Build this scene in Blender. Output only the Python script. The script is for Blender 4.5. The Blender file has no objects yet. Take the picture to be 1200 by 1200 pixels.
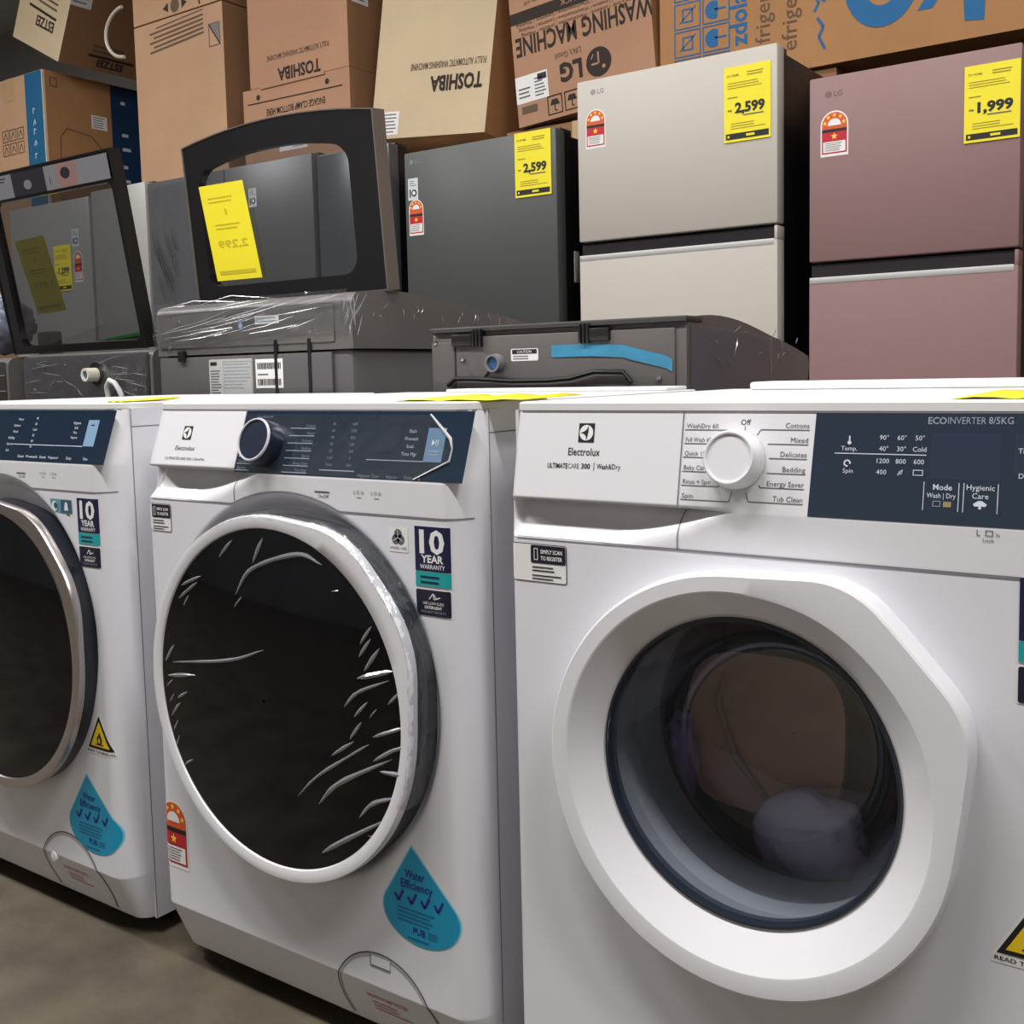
import bpy, bmesh, math, random
from mathutils import Matrix, Vector, noise
R = math.radians
random.seed(7)
S = bpy.context.scene
COL = S.collection

# ------------------------------------------------------------------ camera, world, exposure
YAW, PITCH, ROLL = 0.61749, -0.08816, -0.02231
FPX, PPY = 1273.84, 549.27
CAM = Vector((0.6963, -0.9698, 0.8836))
fw = Vector((-math.sin(YAW)*math.cos(PITCH), math.cos(YAW)*math.cos(PITCH), math.sin(PITCH)))
rt = Vector((math.cos(YAW), math.sin(YAW), 0.0)); up = rt.cross(fw)
rt2 = rt*math.cos(ROLL) + up*math.sin(ROLL); up2 = rt2.cross(fw)
cd = bpy.data.cameras.new('camera'); cam = bpy.data.objects.new('camera', cd); COL.objects.link(cam)
cd.sensor_fit = 'HORIZONTAL'; cd.sensor_width = 36.0; cd.lens = FPX/1200*36
cd.shift_y = -(600-PPY)/1200; cd.clip_start = 0.02
m = Matrix((rt2, up2, -fw)).transposed().to_4x4(); m.translation = CAM
cam.matrix_world = m
S.camera = cam
w = bpy.data.worlds.new('daylight'); S.world = w; w.use_nodes = True
w.node_tree.nodes['Background'].inputs[0].default_value = (0.86, 0.93, 1.0, 1)
w.node_tree.nodes['Background'].inputs[1].default_value = 0.75
S.view_settings.view_transform = 'Standard'; S.view_settings.look = 'None'
S.view_settings.gamma = 1; S.view_settings.use_curve_mapping = False
S.view_settings.exposure = 0.03
LAMP_W, LAMP_BACK_W = 70.0, 17.0   # front and back row of ceiling lamps, watts

# ------------------------------------------------------------------ materials
def lin(c):
    return tuple(((v/255)/12.92 if v/255 <= .04045 else ((v/255+.055)/1.055)**2.4) for v in c)
MATS = {}
def mat(name, col, rough=.5, metal=0., spec=.5, nscale=0, namt=.0, bump=0., bscale=60, coat=0., emit=0., stretch=None):
    if name in MATS: return MATS[name]
    M = bpy.data.materials.new(name); M.use_nodes = True; nt = M.node_tree
    b = nt.nodes['Principled BSDF']; c = lin(col)
    b.inputs['Base Color'].default_value = (*c, 1); b.inputs['Roughness'].default_value = rough
    b.inputs['Metallic'].default_value = metal; b.inputs['Specular IOR Level'].default_value = spec
    b.inputs['Coat Weight'].default_value = coat; b.inputs['Coat Roughness'].default_value = .06
    if emit: b.inputs['Emission Color'].default_value = (*c, 1); b.inputs['Emission Strength'].default_value = emit
    if nscale or bump:
        tc = nt.nodes.new('ShaderNodeTexCoord'); mp = nt.nodes.new('ShaderNodeMapping')
        nt.links.new(tc.outputs['Object'], mp.inputs[0])
        if stretch: mp.inputs['Scale'].default_value = stretch
    if nscale:
        n = nt.nodes.new('ShaderNodeTexNoise'); n.inputs['Scale'].default_value = nscale; n.inputs['Detail'].default_value = 6
        nt.links.new(mp.outputs[0], n.inputs['Vector'])
        r = nt.nodes.new('ShaderNodeValToRGB')
        r.color_ramp.elements[0].position = .3; r.color_ramp.elements[1].position = .7
        r.color_ramp.elements[0].color = (*[v*(1-namt) for v in c], 1); r.color_ramp.elements[1].color = (*[min(1, v*(1+namt)) for v in c], 1)
        nt.links.new(n.outputs['Fac'], r.inputs[0]); nt.links.new(r.outputs[0], b.inputs['Base Color'])
    if bump:
        n2 = nt.nodes.new('ShaderNodeTexNoise'); n2.inputs['Scale'].default_value = bscale; n2.inputs['Detail'].default_value = 5
        nt.links.new(mp.outputs[0], n2.inputs['Vector'])
        bp = nt.nodes.new('ShaderNodeBump'); bp.inputs['Strength'].default_value = bump; bp.inputs['Distance'].default_value = .01
        nt.links.new(n2.outputs['Fac'], bp.inputs['Height']); nt.links.new(bp.outputs[0], b.inputs['Normal'])
    MATS[name] = M; return M
def clear(name, tint, gloss_rough=.03, base=.06, edge=.5, bump=0., bscale=30, haze=0., hcol=(200, 205, 215), stretch=None):
    """clear sheet or glass: see-through with a surface reflection (and a little haze)"""
    if name in MATS: return MATS[name]
    M = bpy.data.materials.new(name); M.use_nodes = True; nt = M.node_tree
    for n in list(nt.nodes):
        if n.type != 'OUTPUT_MATERIAL': nt.nodes.remove(n)
    out = [n for n in nt.nodes if n.type == 'OUTPUT_MATERIAL'][0]
    tr = nt.nodes.new('ShaderNodeBsdfTransparent'); tr.inputs[0].default_value = (*lin(tint), 1)
    gl = nt.nodes.new('ShaderNodeBsdfGlossy'); gl.inputs['Roughness'].default_value = gloss_rough
    lw = nt.nodes.new('ShaderNodeLayerWeight'); lw.inputs['Blend'].default_value = .25
    mr = nt.nodes.new('ShaderNodeMapRange'); mr.inputs['To Min'].default_value = base; mr.inputs['To Max'].default_value = edge
    nt.links.new(lw.outputs['Facing'], mr.inputs['Value'])
    first = tr
    if haze:
        df = nt.nodes.new('ShaderNodeBsdfDiffuse'); df.inputs[0].default_value = (*lin(hcol), 1)
        mx0 = nt.nodes.new('ShaderNodeMixShader'); mx0.inputs[0].default_value = haze
        nt.links.new(tr.outputs[0], mx0.inputs[1]); nt.links.new(df.outputs[0], mx0.inputs[2]); first = mx0
    mx = nt.nodes.new('ShaderNodeMixShader')
    nt.links.new(mr.outputs[0], mx.inputs[0]); nt.links.new(first.outputs[0], mx.inputs[1]); nt.links.new(gl.outputs[0], mx.inputs[2])
    nt.links.new(mx.outputs[0], out.inputs[0])
    if bump:
        tc = nt.nodes.new('ShaderNodeTexCoord'); mp = nt.nodes.new('ShaderNodeMapping')
        if stretch: mp.inputs['Scale'].default_value = stretch
        n2 = nt.nodes.new('ShaderNodeTexNoise'); n2.inputs['Scale'].default_value = bscale; n2.inputs['Detail'].default_value = 4
        nt.links.new(tc.outputs['Object'], mp.inputs[0]); nt.links.new(mp.outputs[0], n2.inputs['Vector'])
        bp = nt.nodes.new('ShaderNodeBump'); bp.inputs['Strength'].default_value = bump; bp.inputs['Distance'].default_value = .02
        nt.links.new(n2.outputs['Fac'], bp.inputs['Height'])
        nt.links.new(bp.outputs[0], gl.inputs['Normal']); nt.links.new(bp.outputs[0], lw.inputs['Normal'])
    MATS[name] = M; return M

WHITE = mat('white_enamel', (224, 224, 230), .32, coat=.3)
WPLAS = mat('white_plastic', (226, 225, 229), .3, coat=.25)
WTOP = mat('white_worktop', (232, 231, 230), .4)
SEAM = mat('seam_shadow_gap', (70, 70, 76), .8)
SEAML = mat('panel_gap', (120, 120, 126), .8)
NAVYG = mat('navy_display', (30, 45, 62), .12, coat=.5)
NAVYK = mat('navy_knob', (22, 30, 52), .35)
DGLASS = mat('black_door_glass', (6, 7, 12), .05, spec=.38)
DRIM = mat('dark_door_rim', (26, 29, 38), .35)
CHROME = mat('chrome', (200, 196, 196), .18, 1.)
SILVER = mat('silver_strip', (190, 190, 192), .25, 1.)
STEEL = mat('drum_steel', (176, 170, 166), .35, .4)
RUBBER = mat('gasket_rubber', (150, 154, 160), .5)
BLACK = mat('black_paint', (12, 11, 14), .4)
BLKPL = mat('black_plastic', (22, 21, 22), .35)
INK = mat('ink_black', (22, 20, 24), .6); INKG = mat('ink_grey', (92, 92, 98), .6); INKL = mat('ink_pale', (205, 212, 222), .6)
INKMID = mat('ink_mid', (140, 150, 165), .6)
PAPER = mat('paper_white', (232, 230, 228), .6)
YEL = mat('paper_yellow', (238, 222, 38), .55); YELD = mat('yellow_ink', (150, 138, 20), .6); YELM = mat('yellow_show_through', (196, 180, 28), .6)
NAVY = mat('sticker_navy', (24, 26, 66), .4); TEAL = mat('sticker_teal', (28, 158, 160), .4); DROPC = mat('drop_blue', (18, 150, 190), .4)
DROPI = mat('drop_ink', (22, 40, 130), .5); BLKS = mat('sticker_black', (26, 24, 44), .4)
RED = mat('label_red', (190, 22, 40), .5); ORG = mat('label_orange', (212, 84, 36), .5); STAR = mat('label_star', (250, 208, 70), .5)
WARN = mat('warning_yellow', (240, 205, 30), .45); PINKI = mat('ink_pink', (214, 130, 140), .6)
BLUEB = mat('pale_blue_pad', (128, 160, 190), .3)
FLOORM = None

# ------------------------------------------------------------------ mesh helpers
def link(o, parent=None):
    COL.objects.link(o)
    if parent: o.parent = parent
    return o
def mk(name, verts, faces, mats, parent=None, smooth=False, mi=None):
    me = bpy.data.meshes.new(name); me.from_pydata([tuple(v) for v in verts], [], faces)
    for M in (mats if isinstance(mats, (list, tuple)) else [mats]): me.materials.append(M)
    if mi: me.polygons.foreach_set('material_index', mi)
    if smooth: me.polygons.foreach_set('use_smooth', [True]*len(me.polygons))
    me.update()
    return link(bpy.data.objects.new(name, me), parent)
def tag(o, label, cat, group=None):
    o['label'] = label; o['category'] = cat
    if group: o['group'] = group
    return o
def struct(o): o['kind'] = 'structure'; return o
def thing(name, label, cat, loc=(0, 0, 0), rot=(0, 0, 0), group=None):
    o = bpy.data.objects.new(name, None); o.location = loc; o.rotation_euler = rot; COL.objects.link(o)
    o.empty_display_size = .1
    return tag(o, label, cat, group)
class MB:
    def __init__(s): s.v = []; s.f = []; s.mi = []
    def add(s, vs, fs, m=0):
        b = len(s.v); s.v += [tuple(v) for v in vs]; s.f += [tuple(i+b for i in f) for f in fs]; s.mi += [m]*len(fs)
        return s
    def box(s, a, b, bev=0, m=0, seg=2):
        bm = bmesh.new(); bmesh.ops.create_cube(bm, size=1)
        for v in bm.verts:
            v.co = Vector([a[i]+(v.co[i]+.5)*(b[i]-a[i]) for i in range(3)])
        if bev: bmesh.ops.bevel(bm, geom=bm.edges[:], offset=bev, segments=seg, affect='EDGES', profile=.5)
        bm.verts.index_update(); vs = [v.co.copy() for v in bm.verts]; fs = [[v.index for v in f.verts] for f in bm.faces]
        bm.free(); return s.add(vs, fs, m)
    def lathe(s, c, prof, n=64, m=0, a0=0, a1=2*math.pi, axis='y', rfun=None):
        """prof: (r, t) pairs; axis y: t runs along +y"""
        full = abs(a1-a0-2*math.pi) < 1e-6; k = n if full else n+1
        vs = []; fs = []
        for r, t in prof:
            for i in range(k):
                a = a0+(a1-a0)*i/n; q = rfun(a, r) if rfun else r
                if axis == 'y': vs.append((c[0]+q*math.cos(a), c[1]+t, c[2]+q*math.sin(a)))
                elif axis == 'z': vs.append((c[0]+q*math.cos(a), c[1]+q*math.sin(a), c[2]+t))
                else: vs.append((c[0]+t, c[1]+q*math.cos(a), c[2]+q*math.sin(a)))
        for j in range(len(prof)-1):
            for i in range(n):
                p = j*k+i; q2 = j*k+(i+1) % k
                fs.append((p, q2, q2+k, p+k) if axis != 'z' else (p, p+k, q2+k, q2))
        return s.add(vs, fs, m)
    def tube(s, pts, r, n=8, m=0, closed=False):
        pts = [Vector(p) for p in pts]; vs = []; fs = []; L = len(pts)
        for i, p in enumerate(pts):
            d = (pts[(i+1) % L] if closed or i < L-1 else p)-(pts[i-1] if closed or i > 0 else p); d.normalize()
            a = d.orthogonal() if i == 0 else (pa-d*pa.dot(d)); a.normalize(); pa = a; b = d.cross(a)
            rr = r[i] if isinstance(r, (list, tuple)) else r
            for k in range(n):
                t = 2*math.pi*k/n; vs.append(p+(a*math.cos(t)+b*math.sin(t))*rr)
        for i in range(L if closed else L-1):
            for k in range(n):
                j = (i+1) % L; fs.append((i*n+k, i*n+(k+1) % n, j*n+(k+1) % n, j*n+k))
        if not closed:
            fs.append(tuple(range(n))[::-1]); fs.append(tuple((L-1)*n+k for k in range(n)))
        return s.add(vs, fs, m)
    def extrude_x(s, prof, x0, x1, m=0):
        """closed (y,z) outline extruded along x"""
        n = len(prof); vs = [(x0, y, z) for y, z in prof]+[(x1, y, z) for y, z in prof]
        fs = [(i, (i+1) % n, n+(i+1) % n, n+i) for i in range(n)]+[tuple(range(n))[::-1], tuple(n+i for i in range(n))]
        return s.add(vs, fs, m)
    def build(s, name, mats, parent=None, smooth=False, fix=True):
        o = mk(name, s.v, s.f, mats, parent, smooth, s.mi)
        if fix:
            bm = bmesh.new(); bm.from_mesh(o.data); bmesh.ops.recalc_face_normals(bm, faces=bm.faces); bm.to_mesh(o.data); bm.free()
        if smooth:
            try: o.data.set_sharp_from_angle(angle=R(40))
            except Exception: pass
        return o
def box(name, a, b, M, parent=None, bev=0, seg=2, smooth=True):
    return MB().box(a, b, bev, 0, seg).build(name, M, parent, smooth and bev > 0)

# ------------------------------------------------------------------ flat print
TXT = {}
def text_geo(t, bold=0.):
    k = (t, bold)
    if k not in TXT:
        cu = bpy.data.curves.new('lettering', 'FONT'); cu.body = t; cu.resolution_u = 2; cu.offset = bold
        ob = bpy.data.objects.new('lettering', cu); me = bpy.data.meshes.new_from_object(ob)
        vs = [(v.co.x, v.co.y) for v in me.vertices]; fs = [tuple(p.vertices) for p in me.polygons]
        bpy.data.meshes.remove(me); bpy.data.objects.remove(ob); bpy.data.curves.remove(cu)
        TXT[k] = (vs, fs)
    return TXT[k]
text_geo('H'); CAPH = max(v[1] for v in TXT[('H', 0.)][0])
class Print:
    """flat printed shapes in (u,v) on a surface; layers keep them a fraction of a millimetre apart"""
    def __init__(s, lift=.0004): s.v = []; s.f = []; s.mi = []; s.m = []; s.lift = lift
    def _m(s, M):
        if M not in s.m: s.m.append(M)
        return s.m.index(M)
    def poly(s, pts, M, L=1):
        b = len(s.v); s.v += [(p[0], p[1], L) for p in pts]; s.f.append(tuple(range(b, b+len(pts)))); s.mi.append(s._m(M)); return s
    def rect(s, u0, v0, u1, v1, M, L=1): return s.poly([(u0, v0), (u1, v0), (u1, v1), (u0, v1)], M, L)
    def rrect(s, u0, v0, u1, v1, r, M, L=1):
        p = []
        for cx, cy, a in ((u1-r, v0+r, -90), (u1-r, v1-r, 0), (u0+r, v1-r, 90), (u0+r, v0+r, 180)):
            p += [(cx+r*math.cos(R(a+i*22.5)), cy+r*math.sin(R(a+i*22.5))) for i in range(5)]
        return s.poly(p, M, L)
    def disc(s, u, v, r, M, L=1, n=24, ry=None):
        return s.poly([(u+r*math.cos(2*math.pi*i/n), v+(ry or r)*math.sin(2*math.pi*i/n)) for i in range(n)], M, L)
    def line(s, pts, w, M, L=1):
        for a, b in zip(pts, pts[1:]):
            d = Vector((b[0]-a[0], b[1]-a[1]));
            if d.length == 0: continue
            n = Vector((-d.y, d.x)).normalized()*w/2
            s.poly([(a[0]-n.x, a[1]-n.y), (b[0]-n.x, b[1]-n.y), (b[0]+n.x, b[1]+n.y), (a[0]+n.x, a[1]+n.y)], M, L)
        return s
    def frame(s, u0, v0, u1, v1, w, M, L=1):
        s.rect(u0, v0, u1, v0+w, M, L); s.rect(u0, v1-w, u1, v1, M, L); s.rect(u0, v0+w, u0+w, v1-w, M, L); return s.rect(u1-w, v0+w, u1, v1-w, M, L)
    def text(s, t, u, v, h, M, L=1, align='l', width=None, bold=0., rot=0., mirror=False):
        vs, fs = text_geo(t, bold)
        if not vs: return s
        x0 = min(p[0] for p in vs); x1 = max(p[0] for p in vs); k = h/CAPH; kx = (width/(x1-x0)) if width else k
        W = (x1-x0)*kx; off = {'l': 0, 'c': -W/2, 'r': -W}[align]; c, sn = math.cos(rot), math.sin(rot); b = len(s.v); mi = s._m(M)
        for p in vs:
            a = (p[0]-x0)*kx+off; d = p[1]*k
            if mirror: a = -a
            s.v.append((u+a*c-d*sn, v+a*sn+d*c, L))
        for f in fs: s.f.append(tuple(b+i for i in (f[::-1] if mirror else f))); s.mi.append(mi)
        return s
    def star(s, u, v, r, M, L=1):
        return s.poly([(u+(r if i % 2 == 0 else r*.42)*math.sin(math.pi*i/5), v+(r if i % 2 == 0 else r*.42)*math.cos(math.pi*i/5)) for i in range(10)], M, L)
    def build(s, name, parent, O=(0, 0, 0), U=(1, 0, 0), V=(0, 0, 1), fn=None):
        O, U, V = Vector(O), Vector(U).normalized(), Vector(V).normalized(); N = U.cross(V)
        if fn:
            bm = bmesh.new(); bv = [bm.verts.new((u, L, v)) for u, v, L in s.v]
            for f, k in zip(s.f, s.mi):
                try: bm.faces.new([bv[i] for i in f]).material_index = k
                except ValueError: pass
            u0, u1 = min(p[0] for p in s.v), max(p[0] for p in s.v); z0, z1 = min(p[1] for p in s.v), max(p[1] for p in s.v)
            for x in [k*.002 for k in range(1, 20)]+[.6-k*.002 for k in range(1, 20)]:
                if u0 < x < u1: bmesh.ops.bisect_plane(bm, geom=bm.verts[:]+bm.edges[:]+bm.faces[:], plane_co=(x, 0, 0), plane_no=(1, 0, 0))
            for z in (.108, .09, .06):
                if z0 < z < z1: bmesh.ops.bisect_plane(bm, geom=bm.verts[:]+bm.edges[:]+bm.faces[:], plane_co=(0, 0, z), plane_no=(0, 0, 1))
            for v in bm.verts: v.co = Vector((v.co.x, fn(v.co.x, v.co.z)-s.lift*v.co.y, v.co.z))
            me = bpy.data.meshes.new(name); bm.to_mesh(me); bm.free()
            for M in s.m: me.materials.append(M)
            return link(bpy.data.objects.new(name, me), parent)
        else: vs = [O+U*u+V*v+N*(s.lift*L) for u, v, L in s.v]
        return mk(name, vs, s.f, s.m, parent, False, s.mi)
def tiny_lines(P, u0, v0, u1, v1, n, M, L=1, fill=.45, seed=1, ragged=True):
    rr = random.Random(seed); dv = (v1-v0)/n
    for i in range(n):
        v = v1-dv*(i+.5); e = u1-(u1-u0)*(rr.random()*.35 if ragged else 0)
        P.rect(u0, v-dv*fill/2, e, v+dv*fill/2, M, L)

def brand_emblem(P, u, v, r, dark, light, L=1):
    P.rect(u-r, v-r*1.05, u+r, v+r*1.05, dark, L); P.disc(u, v, r*.86, light, L+1, 28)
    T = [(-.98, 0.), (.30, .98), (.05, -.98)]; pts = []
    for i in range(3):
        a, b = T[i], T[(i+1) % 3]; cx, cy = (.12, .02) if i != 1 else (.34, 0)
        for k in range(8):
            t = k/8; pts.append((u+r*.9*((1-t)**2*a[0]+2*t*(1-t)*cx+t*t*b[0]), v+r*.9*((1-t)**2*a[1]+2*t*(1-t)*cy+t*t*b[1])))
    P.poly(pts, dark, L+2)
def energy_label(name, parent, w, h, O, U=(1, 0, 0), V=(0, 0, 1), fn=None, ou=0, ov=0):
    P = Print(); r = w/2; A = lambda q, y0, n=20: [(ou+r+q*math.cos(math.pi*i/n), ov+y0+q*math.sin(math.pi*i/n)) for i in range(n+1)]
    P.poly([(ou, ov), (ou+w, ov)]+A(r, h-r), PAPER, 1)
    P.poly([(ou+w*.05, ov+h*.52), (ou+w*.95, ov+h*.52)]+A(r*.9, h-r), ORG, 2)
    P.poly(A(r*.48, h-r*1.02), PAPER, 3)
    for i in range(5):
        a = math.pi*(.08+.84*i/4); P.star(ou+r+r*.7*math.cos(a), ov+h-r+r*.7*math.sin(a), r*.17, STAR, 3)
    P.rect(ou+w*.05, ov+h*.53, ou+w*.95, ov+h*.60, INK, 3); P.rect(ou+w*.05, ov+h*.34, ou+w*.95, ov+h*.53, RED, 3)
    P.star(ou+r, ov+h*.435, r*.26, STAR, 4); P.rect(ou+w*.05, ov+h*.06, ou+w*.95, ov+h*.34, RED, 2)
    P.rect(ou+w*.10, ov+h*.09, ou+w*.90, ov+h*.325, PAPER, 3); tiny_lines(P, ou+w*.16, ov+h*.11, ou+w*.84, ov+h*.31, 5, INKG, 4, .3, 3)
    return P.build(name, parent, O, U, V, fn)
def price_tag(name, label, w, h, O, price, U=(1, 0, 0), V=(0, 0, 1), group=None, rot=(0, 0, 0)):
    t = thing(name, label, 'price tag', O, rot, group)
    MB().box((0, -.0012, 0), (w, 0, h)).build('card', YEL, t)
    P = Print(); P.text('DS HOME', w*.07, h*.87, h*.028, YELD, 1, bold=.02); tiny_lines(P, w*.5, h*.85, w*.94, h*.92, 2, YELD, 1, .4, 5)
    tiny_lines(P, w*.08, h*.70, w*.85, h*.80, 3, YELD, 1, .3, 9); P.rect(w*.08, h*.585, w*.3, h*.60, YELD, 1)
    P.text(price, w*.56, h*.385, h*.125, INK, 1, 'c', w*.64, .045); P.text('RM', w*.09, h*.41, h*.025, INK, 1, 'l', w*.08, .02)
    P.rect(w*.42, h*.335, w*.85, h*.352, INKG, 1); tiny_lines(P, w*.15, h*.16, w*.9, h*.26, 3, YELD, 1, .3, 2)
    P.rect(w*.04, h*.035, w*.96, h*.115, INK, 1); P.rect(w*.48, h*.06, w*.66, h*.09, YEL, 2); P.rect(w*.08, h*.06, w*.12, h*.09, YEL, 2)
    P.build('tag_print', t, (0, -.0013, 0)); return t

# ------------------------------------------------------------------ the room
FLOORM = mat('concrete_floor', (84, 76, 63), .55, nscale=7, namt=.38, bump=.12, bscale=45)
WALLM = mat('painted_wall', (150, 148, 145), .8, nscale=2, namt=.06)
struct(mk('floor', [(-8, -6, 0), (5, -6, 0), (5, 3.9, 0), (-8, 3.9, 0)], [(0, 1, 2, 3)], FLOORM))
struct(mk('ceiling', [(-8, -6, 3.6), (5, -6, 3.6), (5, 3.9, 3.6), (-8, 3.9, 3.6)], [(3, 2, 1, 0)], mat('ceiling_paint', (205, 205, 203), .8)))
struct(mk('wall_back', [(-8, 3.9, 0), (5, 3.9, 0), (5, 3.9, 3.6), (-8, 3.9, 3.6)], [(0, 1, 2, 3)], WALLM))
struct(mk('fill_wall_front', [(5, -3.4, 0), (-8, -3.4, 0), (-8, -3.4, 3.6), (5, -3.4, 3.6)], [(0, 1, 2, 3)], mat('fill_wall_paint', (142, 140, 140), .8, nscale=1.2, namt=.2)))  # unseen wall added to darken reflections and bounce fill light
struct(mk('wall_left', [(-8, -6, 0), (-8, 3.9, 0), (-8, 3.9, 3.6), (-8, -6, 3.6)], [(0, 1, 2, 3)], WALLM))
struct(mk('wall_right', [(5, 3.9, 0), (5, -6, 0), (5, -6, 3.6), (5, 3.9, 3.6)], [(0, 1, 2, 3)], WALLM))
TUBE = mat('lamp_tube', (255, 250, 240), .5, emit=6.); LHOUS = mat('lamp_housing', (230, 230, 228), .5)
def ceiling_lamp(x, y, k):
    t = thing('ceiling_lamp', 'twin fluorescent tube ceiling lamp over the appliance rows', 'lamp', (x, y, 3.6), group='fluorescent ceiling lamps')
    MB().box((-.65, -.11, -.07), (.65, .11, 0), .01).build('housing', LHOUS, t, True)
    for s in (-.05, .05):
        MB().tube([(-.6, s, -.095), (.6, s, -.095)], .018, 10).build('tube', TUBE, t, True)
    l = bpy.data.lights.new('lamp_light', 'AREA'); l.shape = 'RECTANGLE'; l.size = 1.3; l.size_y = .22; l.energy = LAMP_W if y < 0 else LAMP_BACK_W; l.color = (1, .985, .975)
    lo = bpy.data.objects.new('lamp_light', l); lo.location = (0, 0, -.13); link(lo, t)
for k, (x, y) in enumerate([(a, b) for a in (-4.6, -2.4, -.2, 2.0) for b in (-.95, .95)]): ceiling_lamp(x, y, k)

# ------------------------------------------------------------------ front-load washers
def sstep(a, b, x):
    t = max(0., min(1., (x-a)/(b-a))); return t*t*(3-2*t)
W = .6
SPEC = {
 'a': dict(zt=.842, zp=.757, zh=.716, zc=.108, z0=.03, lean=.030, xd=.208, kick=.034, dish=(.303, .479, .256), hole=0, scoop=.032, xs=.135, rr=.034, rd=.05),
 'b': dict(zt=.842, zp=.744, zh=.704, zc=.0, z0=.03, lean=.018, xd=.208, kick=0., dish=None, hole=.168, scoop=.026, xs=.15, rr=.012, rd=.02),
}
def front_fn(sp):
    def fn(x, z):
        s = min(x, W-x); y = 0.
        rr = sp['rr']
        if s < rr: y += sp['rd']*(1-math.sqrt(max(0, 1-((rr-s)/rr)**2)))
        if z < sp['zc']: y += (sp['zc']-z)/(sp['zc']-sp['z0'])*sp['kick']
        if z > sp['zp']: y += (z-sp['zp'])/(sp['zt']-sp['zp'])*sp['lean']
        elif z > sp['zh']:
            t = (z-sp['zh'])/(sp['zp']-sp['zh'])
            xe = sp['xs']+.09*t
            y += sp['scoop']*(t**.8)*(1-sstep(xe-.05, xe+.035, x))*sstep(0, .014, x)
        if sp['dish'] and z <= sp['zp']:
            cx, cz, rd = sp['dish']; d = math.hypot(x-cx, z-cz)
            if d < rd: y += .016*sstep(rd, rd-.02, d)
        return y
    return fn
FN = {k: front_fn(v) for k, v in SPEC.items()}
HF = {}
def front_parts(kind):
    if kind in HF: return HF[kind]
    sp = SPEC[kind]; fn = FN[kind]
    xs = sorted(set([round(i*.004, 4) for i in range(151)]+[.001, .002, .598, .599, sp['xd']]))
    zs = [sp['z0']+i*.004 for i in range(int((sp['zt']-sp['z0'])/.004)+1)]
    for q in ('zh', 'zp', 'zc', 'zt'):
        zs = [z for z in zs if abs(z-sp[q]) > .0018]+[sp[q]]
    zs += [sp['zp']-.0012, sp['zp']-.003]; zs = sorted(z for z in set(zs) if z >= sp['z0'])
    nx = len(xs); parts = {'drawer_front': [], 'control_panel': [], 'front_panel': []}
    vs = [(x, fn(x, z), z) for z in zs for x in xs]
    for j in range(len(zs)-1):
        for i in range(nx-1):
            cx, cz = (xs[i]+xs[i+1])/2, (zs[j]+zs[j+1])/2
            if sp['hole'] and math.hypot(cx-.282, cz-.492) < sp['hole']: continue
            k = 'front_panel' if cz < sp['zh'] else ('drawer_front' if cx < sp['xd'] else 'control_panel')
            a = j*nx+i; parts[k].append((a, a+1, a+nx+1, a+nx))
    out = {}
    for k, fs in parts.items():
        used = sorted({i for f in fs for i in f}); mp = {o: n for n, o in enumerate(used)}
        me = bpy.data.meshes.new(k); me.from_pydata([vs[i] for i in used], [], [tuple(mp[i] for i in f) for f in fs])
        me.materials.append(WPLAS if k != 'front_panel' else WHITE); me.polygons.foreach_set('use_smooth', [True]*len(fs)); me.update()
        out[k] = me
    HF[kind] = out; return out
def ribbon(name, parent, pts, wdt, M, fn, lift=.0006):
    """thin strip that follows the front surface through (x,z) points"""
    vs = []; fs = []
    for i, (x, z) in enumerate(pts):
        a = pts[max(0, i-1)]; b = pts[min(len(pts)-1, i+1)]; d = Vector((b[0]-a[0], b[1]-a[1])).normalized()
        for s in (-1, 1):
            X, Z = x-d.y*wdt/2*s, z+d.x*wdt/2*s
            X = min(max(X, 0), W); vs.append((X, fn(X, Z)-lift, Z))
    for i in range(len(pts)-1): fs.append((2*i, 2*i+1, 2*i+3, 2*i+2))
    return mk(name, vs, fs, M, parent)
def lerp_pts(a, b, n): return [(a[0]+(b[0]-a[0])*i/n, a[1]+(b[1]-a[1])*i/n) for i in range(n+1)]

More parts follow.
